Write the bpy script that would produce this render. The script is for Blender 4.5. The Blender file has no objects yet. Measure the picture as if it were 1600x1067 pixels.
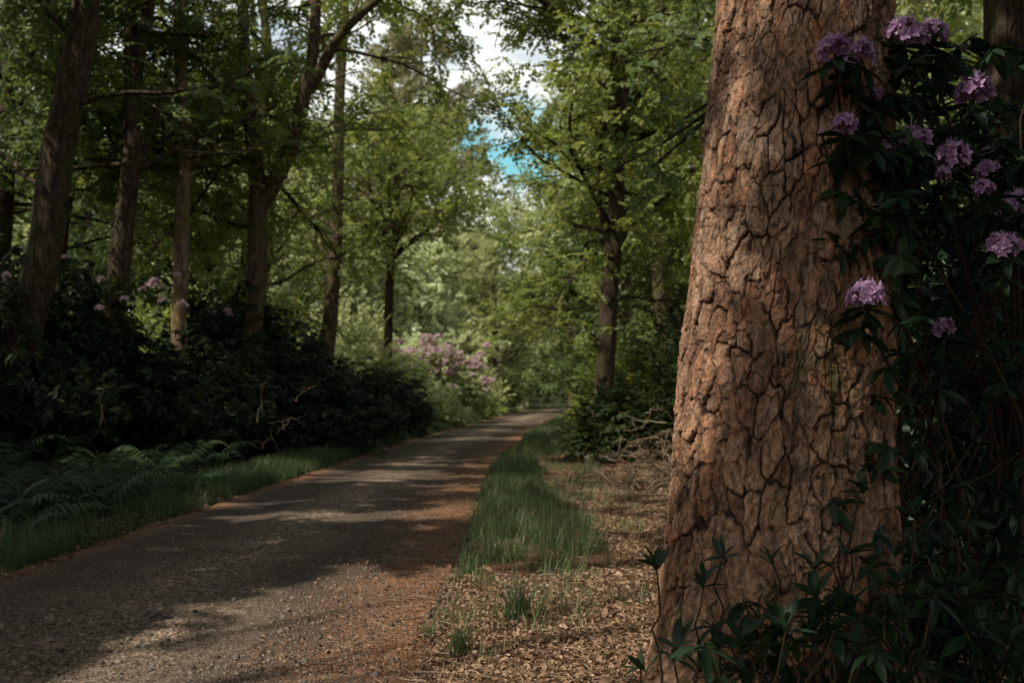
import bpy, math
import numpy as np
from mathutils import Vector

rng = np.random.default_rng(11)
scene = bpy.context.scene
COL = scene.collection
PI = math.pi

# ------------------------------------------------------------------ camera geometry (used to survey the place)
CAMH = 1.2
FPX = 1556.0
TH = math.atan((610 - 533.5) / FPX)
CF = np.array([0, math.cos(TH), math.sin(TH)])
CU = np.array([0, -math.sin(TH), math.cos(TH)])
CR = np.array([1.0, 0, 0])
CP = np.array([0, 0, CAMH])


def at(px, py, y):
    r = CF + CR * ((px - 800) / FPX) + CU * ((533.5 - py) / FPX)
    return CP + r * (y / r[1])


def on_ground(px, py):
    r = CF + CR * ((px - 800) / FPX) + CU * ((533.5 - py) / FPX)
    return CP + r * (-CAMH / r[2])


def project(p):
    d = p - CP
    w = d @ CF
    w = np.where(np.abs(w) < 1e-6, 1e-6, w)
    return 800 + FPX * (d @ CR) / w, 533.5 - FPX * (d @ CU) / w, w


# sun: behind the camera, to the left
SAZ = math.radians(56)
SEL = math.radians(53)
SUN = np.array([-math.sin(SAZ) * math.cos(SEL), -math.cos(SAZ) * math.cos(SEL), math.sin(SEL)])

# ------------------------------------------------------------------ numpy noise


def hsh(i, j, k=0.0):
    v = np.sin(i * 127.1 + j * 311.7 + k * 74.7) * 43758.5453
    return v - np.floor(v)


def vnoise(x, y, s=0.0):
    i, j = np.floor(x), np.floor(y)
    f, g = x - i, y - j
    f = f * f * (3 - 2 * f)
    g = g * g * (3 - 2 * g)
    a, b = hsh(i, j, s), hsh(i + 1, j, s)
    c, d = hsh(i, j + 1, s), hsh(i + 1, j + 1, s)
    return (a * (1 - f) + b * f) * (1 - g) + (c * (1 - f) + d * f) * g


def fbm(x, y, s=0.0, o=4):
    t, a, n = 0, 0.5, 0
    for k in range(o):
        t = t + a * vnoise(x * 2 ** k, y * 2 ** k, s + k * 3.1)
        n += a
        a *= 0.5
    return t / n


def worley(x, y, s=0.0, jit=0.9):
    i, j = np.floor(x), np.floor(y)
    f1 = np.full(x.shape, 9.0)
    f2 = np.full(x.shape, 9.0)
    idv = np.zeros(x.shape)
    dx1 = np.zeros(x.shape)
    dy1 = np.zeros(x.shape)
    for a in (-1, 0, 1):
        for b in (-1, 0, 1):
            ci, cj = i + a, j + b
            dx = ci + 0.5 + (hsh(ci, cj, s) - 0.5) * jit - x
            dy = cj + 0.5 + (hsh(ci, cj, s + 5.3) - 0.5) * jit - y
            d = np.sqrt(dx * dx + dy * dy)
            near = d < f1
            f2 = np.where(near, f1, np.minimum(f2, d))
            idv = np.where(near, hsh(ci, cj, s + 9.7), idv)
            dx1 = np.where(near, dx, dx1)
            dy1 = np.where(near, dy, dy1)
            f1 = np.where(near, d, f1)
    return f1, f2, idv, dx1, dy1


def sstep(a, b, x):
    t = np.clip((x - a) / (b - a), 0, 1)
    return t * t * (3 - 2 * t)


# ------------------------------------------------------------------ mesh helpers
class Geo:
    def __init__(self):
        self.v, self.f, self.t, self.n = [], [], [], 0

    def add(self, v, f, t=None):
        if len(v) == 0:
            return
        self.v.append(v.reshape(-1, 3))
        self.f.append(f.reshape(-1, 4) + self.n)
        self.t.append(np.full(len(self.v[-1]), 0.5) if t is None else np.asarray(t, float).reshape(-1))
        self.n += len(self.v[-1])

    def mesh(self, name, mat, origin=(0, 0, 0), smooth=False, rgb=None):
        v = np.concatenate(self.v) - np.asarray(origin)
        f = np.concatenate(self.f)
        t = np.concatenate(self.t)
        m = bpy.data.meshes.new(name)
        m.vertices.add(len(v))
        m.vertices.foreach_set('co', v.astype(np.float32).ravel())
        m.loops.add(len(f) * 4)
        m.loops.foreach_set('vertex_index', f.astype(np.int32).ravel())
        m.polygons.add(len(f))
        m.polygons.foreach_set('loop_start', np.arange(0, len(f) * 4, 4, dtype=np.int32))
        if smooth:
            m.polygons.foreach_set('use_smooth', np.ones(len(f), dtype=bool))
        a = m.attributes.new('tint', 'FLOAT', 'POINT')
        a.data.foreach_set('value', t.astype(np.float32))
        if rgb is not None:
            a = m.attributes.new('barkcol', 'FLOAT_COLOR', 'POINT')
            c = np.concatenate([rgb, np.ones((len(rgb), 1))], 1)
            a.data.foreach_set('color', c.astype(np.float32).ravel())
        m.materials.append(mat)
        m.update()
        m.validate()
        return m


def norm(a):
    return a / np.maximum(np.linalg.norm(a, axis=-1, keepdims=True), 1e-9)


def frames(d, up=None, roll=None):
    """rotation matrices whose columns are x (side), y (direction d), z (normal near up)"""
    d = norm(d)
    u = np.tile([0, 0, 1.0], (len(d), 1)) if up is None else up
    x = np.cross(d, u)
    bad = np.linalg.norm(x, axis=1) < 1e-3
    x[bad] = np.cross(d[bad], [1.0, 0.1, 0])
    x = norm(x)
    z = np.cross(x, d)
    if roll is not None:
        c, s = np.cos(roll)[:, None], np.sin(roll)[:, None]
        x, z = x * c + z * s, z * c - x * s
    return np.stack([x, d, z], axis=2)


def stamp(geo, protos, pos, rot, scale, tint=None, spread=0.5):
    """merge copies of proto shapes (verts, quads, tint) into geo"""
    n = len(pos)
    if n == 0:
        return
    which = rng.integers(0, len(protos), n)
    tint = rng.random(n) if tint is None else tint
    for k, (pv, pf, pt) in enumerate(protos):
        s = which == k
        m = int(s.sum())
        if not m:
            continue
        v = np.einsum('nij,vj->nvi', rot[s], pv) * np.asarray(scale)[s][:, None, None] + pos[s][:, None, :]
        f = pf[None] + (np.arange(m) * len(pv))[:, None, None]
        t = pt[None] * (1 - spread) + tint[s][:, None] * spread
        geo.add(v, f, t)


def tubes(geo, poly, rad, sides=6, tint=0.5):
    """poly (N,K,3), rad (N,K)"""
    poly = np.asarray(poly, float)
    rad = np.asarray(rad, float)
    N, K, _ = poly.shape
    tan = norm(np.gradient(poly, axis=1))
    ref = np.where(np.abs(tan[:, 0, 2:3]) < 0.8, [[0, 0, 1.0]], [[1.0, 0, 0]])
    x = norm(np.cross(tan[:, 0], ref))
    ang = np.linspace(0, 2 * PI, sides, endpoint=False)
    ca, sa = np.cos(ang), np.sin(ang)
    V = np.zeros((N, K, sides, 3))
    for k in range(K):
        t = tan[:, k]
        x = norm(x - t * (x * t).sum(1, keepdims=True))
        y = np.cross(t, x)
        V[:, k] = poly[:, k][:, None] + rad[:, k][:, None, None] * (x[:, None] * ca[None, :, None] + y[:, None] * sa[None, :, None])
    a = np.arange(sides)
    b = (a + 1) % sides
    r = np.arange(K - 1)[:, None] * sides
    q = np.stack([r + a, r + b, r + sides + b, r + sides + a], -1).reshape(-1, 4)
    F = q[None] + (np.arange(N) * K * sides)[:, None, None]
    geo.add(V, F, np.full(N * K * sides, tint))


def resample(pts, n):
    pts = np.asarray(pts, float)
    d = np.r_[0, np.cumsum(np.linalg.norm(np.diff(pts[:, :3], axis=0), axis=1))]
    t = np.linspace(0, d[-1], n)
    out = np.stack([np.interp(t, d, pts[:, k]) for k in range(pts.shape[1])], 1)
    for _ in range(2):
        out[1:-1] = (out[:-2] + 2 * out[1:-1] + out[2:]) / 4
    return out


# ------------------------------------------------------------------ objects
def link(name, mesh, parent=None, loc=(0, 0, 0), rz=0.0):
    o = bpy.data.objects.new(name, mesh)
    COL.objects.link(o)
    o.parent = parent
    o.location = loc
    o.rotation_euler = (0, 0, rz)
    return o


def tag(o, label, cat, group=None):
    o['label'] = label
    o['category'] = cat
    if group:
        o['group'] = group
    return o


def thing(name, label, cat, loc=(0, 0, 0), group=None, rz=0.0, sc=1.0):
    o = link(name, None, None, loc, rz)
    o.scale = (sc, sc, sc)
    o.empty_display_size = 0.2
    return tag(o, label, cat, group)


def setting(o, kind='structure'):
    o['kind'] = kind
    return o


# ------------------------------------------------------------------ materials
def new_mat(name):
    m = bpy.data.materials.new(name)
    m.use_nodes = True
    nt = m.node_tree
    for n in list(nt.nodes):
        nt.nodes.remove(n)
    out = nt.nodes.new('ShaderNodeOutputMaterial')
    return m, nt, out


def N(nt, kind, **kw):
    n = nt.nodes.new(kind)
    for k, v in kw.items():
        if k in n.inputs:
            n.inputs[k].default_value = v
        else:
            setattr(n, k, v)
    return n


def ramp(nt, fac, stops):
    r = nt.nodes.new('ShaderNodeValToRGB')
    e = r.color_ramp.elements
    while len(e) > 1:
        e.remove(e[-1])
    e[0].position = stops[0][0]
    e[0].color = (*stops[0][1], 1)
    for p, c in stops[1:]:
        x = e.new(p)
        x.color = (*c, 1)
    nt.links.new(fac, r.inputs[0])
    return r.outputs[0]


def mixc(nt, fac, a, b, mode='MIX'):
    m = nt.nodes.new('ShaderNodeMix')
    m.data_type = 'RGBA'
    m.blend_type = mode
    for sock, v in ((m.inputs[0], fac), (m.inputs[6], a), (m.inputs[7], b)):
        if hasattr(v, 'is_linked') or hasattr(v, 'links'):
            nt.links.new(v, sock)
        elif isinstance(v, (int, float)):
            sock.default_value = v
        else:
            sock.default_value = (*v, 1)
    return m.outputs[2]


def leaf_mat(name, stops, trans, tf=0.4, rough=0.5, spec=0.35):
    m, nt, out = new_mat(name)
    at_ = N(nt, 'ShaderNodeAttribute', attribute_name='tint')
    col = ramp(nt, at_.outputs['Fac'], stops)
    p = N(nt, 'ShaderNodeBsdfPrincipled', Roughness=rough)
    p.inputs['Specular IOR Level'].default_value = spec
    nt.links.new(col, p.inputs['Base Color'])
    t = N(nt, 'ShaderNodeBsdfTranslucent')
    tc = mixc(nt, 0.6, col, trans, 'MIX')
    nt.links.new(tc, t.inputs[0])
    mx = N(nt, 'ShaderNodeMixShader')
    mx.inputs[0].default_value = tf
    nt.links.new(p.outputs[0], mx.inputs[1])
    nt.links.new(t.outputs[0], mx.inputs[2])
    nt.links.new(mx.outputs[0], out.inputs[0])
    return m


def bark_mat(name, dark, light, moss=None, mossamt=0.3, scale=1.0, pale=None):
    m, nt, out = new_mat(name)
    tc = N(nt, 'ShaderNodeTexCoord')
    mp = N(nt, 'ShaderNodeMapping')
    mp.inputs['Scale'].default_value = (1, 1, 0.22)
    nt.links.new(tc.outputs['Object'], mp.inputs[0])
    n1 = N(nt, 'ShaderNodeTexNoise', Scale=16 * scale, Detail=6.0, Roughness=0.65)
    nt.links.new(mp.outputs[0], n1.inputs['Vector'])
    v1 = N(nt, 'ShaderNodeTexVoronoi', feature='DISTANCE_TO_EDGE', Scale=14 * scale)
    wn = N(nt, 'ShaderNodeTexNoise', Scale=9.0 * scale, Detail=4.0)
    nt.links.new(mp.outputs[0], wn.inputs['Vector'])
    wv_ = N(nt, 'ShaderNodeVectorMath', operation='MULTIPLY_ADD')
    wv_.inputs[1].default_value = (.22, .22, .22)
    nt.links.new(wn.outputs['Color'], wv_.inputs[0])
    nt.links.new(mp.outputs[0], wv_.inputs[2])
    nt.links.new(wv_.outputs[0], v1.inputs['Vector'])
    n2 = N(nt, 'ShaderNodeTexNoise', Scale=2.2, Detail=4.0)
    nt.links.new(tc.outputs['Object'], n2.inputs['Vector'])
    col = ramp(nt, n1.outputs[0], [(0.3, dark), (0.7, light)])
    if pale:
        f = ramp(nt, n2.outputs[0], [(0.45, (0, 0, 0)), (0.62, (1, 1, 1))])
        col = mixc(nt, f, col, pale)
    if moss:
        f = ramp(nt, n2.outputs[0], [(0.62 - mossamt * 0.4, (0, 0, 0)), (0.75 - mossamt * 0.3, (0.85, 0.85, 0.85))])
        col = mixc(nt, f, col, moss)
    cr = ramp(nt, v1.outputs[0], [(0.0, (0.45, 0.45, 0.45)), (0.16, (1, 1, 1))])
    col = mixc(nt, 1.0, col, cr, 'MULTIPLY')
    p = N(nt, 'ShaderNodeBsdfPrincipled', Roughness=0.95)
    p.inputs['Specular IOR Level'].default_value = 0.15
    nt.links.new(col, p.inputs['Base Color'])
    ad = N(nt, 'ShaderNodeMath', operation='ADD')
    nt.links.new(n1.outputs[0], ad.inputs[0])
    nt.links.new(cr, ad.inputs[1])
    b = N(nt, 'ShaderNodeBump', Strength=0.9, Distance=0.02)
    nt.links.new(ad.outputs[0], b.inputs['Height'])
    nt.links.new(b.outputs[0], p.inputs['Normal'])
    nt.links.new(p.outputs[0], out.inputs[0])
    return m


def plain_tint(name, stops, rough=0.85, spec=0.2, bump=0):
    m, nt, out = new_mat(name)
    a = N(nt, 'ShaderNodeAttribute', attribute_name='tint')
    col = ramp(nt, a.outputs['Fac'], stops)
    tc = N(nt, 'ShaderNodeTexCoord')
    n = N(nt, 'ShaderNodeTexNoise', Scale=90.0, Detail=3.0)
    nt.links.new(tc.outputs['Object'], n.inputs['Vector'])
    f = ramp(nt, n.outputs[0], [(0.3, (0.65, 0.65, 0.65)), (0.7, (1.15, 1.15, 1.15))])
    col = mixc(nt, 1.0, col, f, 'MULTIPLY')
    p = N(nt, 'ShaderNodeBsdfPrincipled', Roughness=rough)
    p.inputs['Specular IOR Level'].default_value = spec
    nt.links.new(col, p.inputs['Base Color'])
    nt.links.new(p.outputs[0], out.inputs[0])
    return m


M = {}
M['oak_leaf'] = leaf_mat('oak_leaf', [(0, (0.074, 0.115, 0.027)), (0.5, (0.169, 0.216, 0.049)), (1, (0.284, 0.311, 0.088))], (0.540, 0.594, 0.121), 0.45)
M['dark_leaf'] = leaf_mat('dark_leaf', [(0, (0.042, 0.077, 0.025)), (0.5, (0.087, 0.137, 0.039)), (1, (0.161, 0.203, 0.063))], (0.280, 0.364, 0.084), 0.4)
M['canopy_leaf'] = leaf_mat('canopy_leaf', [(0, (0.02, 0.04, 0.01)), (1, (0.06, 0.09, 0.02))], (0.07, 0.11, 0.02), 0.22)
M['far_haze_leaf'] = leaf_mat('far_haze_leaf', [(0, (0.214, 0.257, 0.107)), (0.5, (0.374, 0.419, 0.186)), (1, (0.534, 0.552, 0.285))], (0.676, 0.712, 0.303), 0.38)  # distance haze painted into the leaf green, lighter and greyer
M['pale_haze_leaf'] = leaf_mat('pale_haze_leaf', [(0, (0.391, 0.450, 0.235)), (0.5, (0.567, 0.626, 0.352)), (1, (0.723, 0.762, 0.489))], (0.821, 0.880, 0.469), 0.35)  # strongest haze, put into the leaf colour of the palest trees
M['needle'] = leaf_mat('needle', [(0, (0.11, 0.13, 0.05)), (0.5, (0.26, 0.25, 0.12)), (1, (0.42, 0.38, 0.21))], (0.38, 0.35, 0.16), 0.25)  # needle colour also paled to stand in for distance haze
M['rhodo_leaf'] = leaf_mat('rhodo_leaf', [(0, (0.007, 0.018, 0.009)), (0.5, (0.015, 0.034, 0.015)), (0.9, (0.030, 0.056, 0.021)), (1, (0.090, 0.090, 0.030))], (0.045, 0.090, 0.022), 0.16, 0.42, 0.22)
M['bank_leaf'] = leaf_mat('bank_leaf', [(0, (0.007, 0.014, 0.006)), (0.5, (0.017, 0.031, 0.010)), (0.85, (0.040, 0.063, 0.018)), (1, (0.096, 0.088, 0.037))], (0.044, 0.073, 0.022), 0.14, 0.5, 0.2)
M['shade_leaf'] = leaf_mat('shade_leaf', [(0, (0.014, 0.028, 0.010)), (0.5, (0.032, 0.055, 0.016)), (1, (0.075, 0.10, 0.03))], (0.12, 0.17, 0.04), 0.35)  # darkened leaf copy, the shade of the undergrowth put into its colour
M['bracken'] = leaf_mat('bracken', [(0, (0.014, 0.030, 0.012)), (0.6, (0.036, 0.068, 0.026)), (0.93, (0.075, 0.11, 0.045)), (1, (0.16, 0.10, 0.04))], (0.08, 0.15, 0.05), 0.35)
M['grass'] = leaf_mat('grass', [(0, (0.040, 0.075, 0.030)), (0.5, (0.085, 0.130, 0.052)), (0.85, (0.16, 0.20, 0.085)), (1, (0.32, 0.28, 0.15))], (0.18, 0.26, 0.09), 0.35)
M['petal'] = leaf_mat('petal', [(0, (0.30, 0.15, 0.32)), (0.5, (0.50, 0.30, 0.50)), (1, (0.70, 0.52, 0.68))], (0.62, 0.38, 0.60), 0.3, 0.6, 0.2)
M['pink_petal'] = leaf_mat('pink_petal', [(0, (0.42, 0.25, 0.32)), (0.5, (0.62, 0.45, 0.48)), (1, (0.74, 0.62, 0.58))], (0.66, 0.48, 0.50), 0.3, 0.6, 0.2)
M['litter'] = leaf_mat('litter', [(0, (0.05, 0.026, 0.014)), (0.4, (0.20, 0.115, 0.068)), (0.75, (0.38, 0.25, 0.16)), (1, (0.55, 0.43, 0.31))], (0.25, 0.13, 0.06), 0.12, 0.7, 0.2)
M['stone'] = plain_tint('stone', [(0, (0.055, 0.045, 0.036)), (0.6, (0.165, 0.13, 0.10)), (1, (0.30, 0.25, 0.20))])
M['dead_twig'] = plain_tint('dead_twig', [(0, (0.13, 0.085, 0.05)), (0.6, (0.28, 0.20, 0.13)), (1, (0.42, 0.33, 0.24))])
M['pale_twig'] = plain_tint('pale_twig', [(0, (0.22, 0.15, 0.095)), (0.6, (0.40, 0.30, 0.21)), (1, (0.55, 0.45, 0.34))])
M['stem'] = plain_tint('stem', [(0, (0.021, 0.013, 0.008)), (0.6, (0.050, 0.032, 0.019)), (1, (0.092, 0.063, 0.038))])
M['bark_dark'] = bark_mat('bark_dark', (0.030, 0.022, 0.015), (0.128, 0.092, 0.061), (0.068, 0.081, 0.020), 0.25)
M['bark_oak'] = bark_mat('bark_oak', (0.054, 0.038, 0.024), (0.203, 0.142, 0.095), (0.115, 0.115, 0.034), 0.4)
M['bark_pale'] = bark_mat('bark_pale', (0.095, 0.068, 0.047), (0.365, 0.284, 0.203), (0.216, 0.189, 0.047), 0.35, 1.0, (0.270, 0.162, 0.095))
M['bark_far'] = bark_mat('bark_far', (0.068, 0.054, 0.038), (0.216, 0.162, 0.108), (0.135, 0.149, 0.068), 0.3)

# ------------------------------------------------------------------ leaf shapes


def leaf5(L, W, fold=0.25, tipdrop=0.1):
    v = np.array([[0, 0, 0], [W / 2, L * 0.45, W * fold * 0.5], [0, L, -tipdrop * L], [-W / 2, L * 0.45, W * fold * 0.5], [0, L * 0.48, -W * fold * 0.3]])
    return v, np.array([[0, 1, 2, 4], [0, 4, 2, 3]])


def spray(n, length, L, W, seed, spreadang=55, droop=0.35, simple=False):
    """a twig tip with n alternate leaves, lying in its own plane"""
    r = np.random.default_rng(seed)
    vs, fs, ts, o = [], [], [], 0
    for k in range(n):
        u = (k + 0.5) / n
        y = length * u
        side = 1 if k % 2 else -1
        if k == n - 1:
            side = 0
        a = math.radians(spreadang + r.normal(0, 14)) * side + r.normal(0, 0.12)
        d = np.array([[math.sin(a), math.cos(a), -droop * r.uniform(0.1, 1.6)]])
        R = frames(d, np.array([[r.normal(0, .35), r.normal(0, .35), 1.0]]))[0]
        s = r.uniform(0.7, 1.15)
        if simple:
            v = np.array([[0, 0, 0], [W / 2, L * .5, .1 * L], [0, L, -0.1 * L], [-W / 2, L * .5, .1 * L]])
            f = np.array([[0, 1, 2, 3]])
        else:
            v, f = leaf5(L, W)
        v = (v * s) @ R.T + np.array([r.normal(0, .01), y, -0.25 * droop * y * u])
        vs.append(v)
        fs.append(f + o)
        ts.append(np.full(len(v), r.random()))
        o += len(v)
    return np.concatenate(vs), np.concatenate(fs), np.concatenate(ts)


SPRAY = [spray(11, 0.36, 0.095, 0.062, s) for s in range(5)]
SPRAY_BIG = [spray(9, 0.42, 0.13, 0.085, 20 + s) for s in range(4)]
SPRAY_FAR = [spray(8, 0.55, 0.19, 0.13, 40 + s, simple=True) for s in range(4)]
SPRAY_CAN = [spray(8, 0.30, 0.17, 0.125, 50 + s, simple=True) for s in range(4)]


def needle_tuft(seed):
    r = np.random.default_rng(seed)
    vs, fs, o = [], [], 0
    for k in range(16):
        d = np.array([[r.normal(0, .6), 1.0, r.normal(0.15, .5)]])
        R = frames(d, None, np.array([r.uniform(0, PI)]))[0]
        L, W = r.uniform(.22, .42), .055
        v = np.array([[0, 0, 0], [W / 2, L * .5, 0], [0, L, 0], [-W / 2, L * .5, 0]]) @ R.T + np.array([0, r.uniform(0, .4), 0])
        vs.append(v)
        fs.append(np.array([[0, 1, 2, 3]]) + o)
        o += 4
    return np.concatenate(vs), np.concatenate(fs), r.random(16).repeat(4)


TUFT = [needle_tuft(s) for s in range(4)]


def lance_leaf(L, W, curl, rows=6):
    """rhododendron leaf: 3 columns x rows, folded along the midrib, curling down"""
    t = np.linspace(0, 1, rows)
    w = W * 0.5 * np.sin(PI * np.clip(t * 0.96 + 0.03, 0, 1)) ** 0.75 * (1 - 0.25 * np.abs(t - 0.6))
    y = L * t * (1 - 0.12 * curl * t)
    z = -curl * L * 0.35 * t ** 2
    v = np.zeros((rows, 3, 3))
    v[:, 0] = np.stack([-w, y, z + w * 0.35], 1)
    v[:, 1] = np.stack([0 * w, y, z], 1)
    v[:, 2] = np.stack([w, y, z + w * 0.35], 1)
    f = []
    for i in range(rows - 1):
        for j in range(2):
            a = i * 3 + j
            f.append([a, a + 1, a + 4, a + 3])
    return v.reshape(-1, 3), np.array(f)


def whorl(n, seed, droop=(-0.15, 0.75), L=0.115, W=0.036, simple=False, upright=False):
    """leaves radiating from a shoot tip; local +Y is the shoot direction"""
    r = np.random.default_rng(seed)
    vs, fs, ts, o = [], [], [], 0
    for k in range(n):
        a = 2 * PI * (k / n) * 1.0 + r.normal(0, .25)
        e = r.uniform(*droop)
        if upright:
            e = r.uniform(-1.3, -0.1)
        d = np.array([[math.cos(a) * math.cos(e), -math.sin(e), math.sin(a) * math.cos(e)]])
        R = frames(d, np.array([[0, 1.0, 0.01]]), np.array([r.normal(0, .25)]))[0]
        s = r.uniform(.65, 1.15)
        if simple:
            v, f = leaf5(L, W, .3, .15)
        else:
            v, f = lance_leaf(L, W, r.uniform(0.1, 0.9))
        v = (v * s) @ R.T + np.array([0, -r.uniform(0, .035), 0])
        vs.append(v)
        fs.append(f + o)
        ts.append(np.full(len(v), r.random()))
        o += len(v)
    return np.concatenate(vs), np.concatenate(fs), np.concatenate(ts)


WHORL = [whorl(8, s) for s in range(6)]
WHORL_UP = [whorl(7, 30 + s, upright=True, L=.105, W=.03) for s in range(5)]
WHORL_FAR = [whorl(8, 60 + s, L=.15, W=.052, simple=True) for s in range(4)]


def truss(seed, n=24, R0=0.046, petal=0.036, wid=0.0225):
    """a domed flower cluster: florets of five pointed petals; local +Z up"""
    r = np.random.default_rng(seed)
    vs, fs, ts, o = [], [], [], 0
    for k in range(n):
        c = 1 - (k + .5) / n * 1.15
        a = k * 2.39996 + r.normal(0, .2)
        s = math.sqrt(max(0, 1 - c * c))
        d = np.array([s * math.cos(a), s * math.sin(a), c])
        fr = frames(d[None], np.array([[0.1, 0.2, 1.0]]), np.array([r.uniform(0, 6)]))[0]
        cen = d * R0 * np.array([1, 1, .8]) * r.uniform(.85, 1.15)
        for p in range(5):
            b = 2 * PI * p / 5 + r.normal(0, .1)
            open_ = r.uniform(.45, 1.0)
            pd = fr @ np.array([math.cos(b) * open_, 0.75, math.sin(b) * open_])
            Rr = frames(pd[None], d[None])[0]
            v, f = lance_leaf(petal * r.uniform(.8, 1.15), wid, r.uniform(.2, 1.0), 4)
            v = v @ Rr.T + cen
            vs.append(v)
            fs.append(f + o)
            t = r.random() * .5
            ts.append(np.clip(t + np.array([-.1, .05, .2, .45]).repeat(3) + r.normal(0, .05, 12), 0, 1))
            o += 12
        for p in range(3):      # stamens
            pd = fr @ np.array([r.normal(0, .3), 1, r.normal(0, .3)])
            Rr = frames(pd[None])[0]
            v = np.array([[-.0007, 0, 0], [.0007, 0, 0], [.0011, petal * 1.05, .004], [-.0011, petal * 1.05, .004]]) @ Rr.T + cen
            vs.append(v)
            fs.append(np.array([[0, 1, 2, 3]]) + o)
            ts.append(np.full(4, .9))
            o += 4
    return np.concatenate(vs), np.concatenate(fs), np.concatenate(ts)


TRUSS = [truss(s) for s in range(5)]
TRUSS_FAR = [truss(70 + s, 10, .05, .06, .035) for s in range(3)]

# ------------------------------------------------------------------ world, sun, camera
w = bpy.data.worlds.new('World')
scene.world = w
w.use_nodes = True
nt = w.node_tree
for n_ in list(nt.nodes):
    nt.nodes.remove(n_)
wo = nt.nodes.new('ShaderNodeOutputWorld')
bg = N(nt, 'ShaderNodeBackground', Strength=0.15)
sky = nt.nodes.new('ShaderNodeTexSky')
sky.sky_type = 'NISHITA'
sky.sun_disc = False
sky.sun_elevation = SEL
sky.sun_rotation = math.atan2(SUN[0], SUN[1])
tc = N(nt, 'ShaderNodeTexCoord')
mp = N(nt, 'ShaderNodeMapping')
mp.inputs['Scale'].default_value = (1, 1, 2.2)
mp.inputs['Location'].default_value = (0.35, 0.0, 0.1)
nt.links.new(tc.outputs['Generated'], mp.inputs[0])
cn = N(nt, 'ShaderNodeTexNoise', Scale=3.2, Detail=7.0, Roughness=0.55)
nt.links.new(mp.outputs[0], cn.inputs['Vector'])
cm = ramp(nt, cn.outputs[0], [(0.31, (0, 0, 0)), (0.43, (1, 1, 1))])
dirv = at(808, 235, 10.0) - CP
dirv = dirv / np.linalg.norm(dirv)
vd = N(nt, 'ShaderNodeVectorMath', operation='DISTANCE')
vd.inputs[1].default_value = tuple(dirv)
nt.links.new(tc.outputs['Generated'], vd.inputs[0])
cn2 = N(nt, 'ShaderNodeTexNoise', Scale=22.0, Detail=5.0)
nt.links.new(tc.outputs['Generated'], cn2.inputs['Vector'])
ma = N(nt, 'ShaderNodeMath', operation='MULTIPLY_ADD')
ma.inputs[1].default_value = .16
nt.links.new(cn2.outputs[0], ma.inputs[0])
nt.links.new(vd.outputs['Value'], ma.inputs[2])
patch_ = ramp(nt, ma.outputs[0], [(.105, (0, 0, 0)), (.150, (1, 1, 1))])
sz = N(nt, 'ShaderNodeSeparateXYZ')
nt.links.new(tc.outputs['Generated'], sz.inputs[0])
low = ramp(nt, sz.outputs['Z'], [(.42, (1, 1, 1)), (.62, (.25, .25, .25))])
cm = mixc(nt, 1.0, cm, patch_, 'MULTIPLY')
cm = mixc(nt, 1.0, cm, low, 'MULTIPLY')
blue = mixc(nt, 1.0, sky.outputs[0], (1.25, 1.2, 1.02), 'MULTIPLY')
blue = mixc(nt, patch_, (1.9, 4.7, 5.4), blue)
skc = mixc(nt, cm, blue, (7.4, 7.6, 7.2))
nt.links.new(skc, bg.inputs[0])
nt.links.new(bg.outputs[0], wo.inputs[0])

sl = bpy.data.lights.new('sun', 'SUN')
sl.energy = 5.0
sl.angle = math.radians(0.6)
sl.color = (1.0, 0.92, 0.79)
so = link('sun', sl)
so.rotation_euler = Vector(-SUN).to_track_quat('-Z', 'Y').to_euler()

cd = bpy.data.cameras.new('camera')
cam = link('camera', cd, None, tuple(CP))
cam.rotation_euler = (PI / 2 + TH, 0, 0)
cd.sensor_width = 36.0
cd.lens = FPX / 1600 * 36
cd.clip_start = 0.05
cd.clip_end = 3000
cd.dof.use_dof = True
cd.dof.focus_distance = 3.7
cd.dof.aperture_fstop = 3.6
scene.camera = cam
scene.view_settings.view_transform = 'Standard'
scene.view_settings.look = 'None'
scene.view_settings.exposure = 0
scene.render.engine = 'CYCLES'
cy = scene.cycles
cy.max_bounces = 6
cy.diffuse_bounces = 4
cy.glossy_bounces = 2
cy.transmission_bounces = 4
cy.caustics_reflective = False
cy.caustics_refractive = False
cy.sample_clamp_indirect = 4
cy.use_denoising = True
try:
    cy.denoiser = 'OPENIMAGEDENOISE'
except Exception:
    pass

# ------------------------------------------------------------------ road line and ground
LEFT = np.array([on_ground(*p)[:2] for p in [(0, 905), (280, 807), (400, 767), (500, 735), (560, 713), (650, 685), (750, 658), (826, 640)]])
RIGHT = np.array([on_ground(*p)[:2] for p in [(650, 1000), (700, 880), (735, 790), (770, 735), (800, 705), (850, 668), (905, 640)]])
LEFT = np.vstack([[-3.35, -12], [-3.28, 3], LEFT, [5.5, 74], [13, 86], [24, 96], [40, 104]])
RIGHT = np.vstack([[-.5, -12], [-.47, 3], RIGHT, [8.0, 71], [15, 81], [25, 90], [40, 98]])


def xl(y):
    return np.interp(y, LEFT[:, 1], LEFT[:, 0])


def xr(y):
    return np.interp(y, RIGHT[:, 1], RIGHT[:, 0])


def gz(x, y):
    """ground height beside and under the road"""
    x, y = np.asarray(x, float), np.asarray(y, float)
    l, r = xl(y), xr(y)
    near = (y < 80)
    dl = np.where(near, l - x, 9.0)
    dr = np.where(near, x - r, 9.0)
    inside = (dl < 0) & (dr < 0)
    edge = np.maximum(np.maximum(dl, dr), 0)
    z = 0.05 * sstep(0.02, 0.35, edge) + 0.05 * (fbm(x * .9, y * .9, 3) - .5) * sstep(0, .6, edge)
    z = z + np.where(dl > 0, 0.45 * sstep(1.0, 6.0, dl), 0.22 * sstep(1.2, 5.0, dr))
    z = z + 0.9 * sstep(8, 60, np.abs(x)) * fbm(x * .05, y * .05, 8)
    return np.where(inside, -0.03, z)


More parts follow.
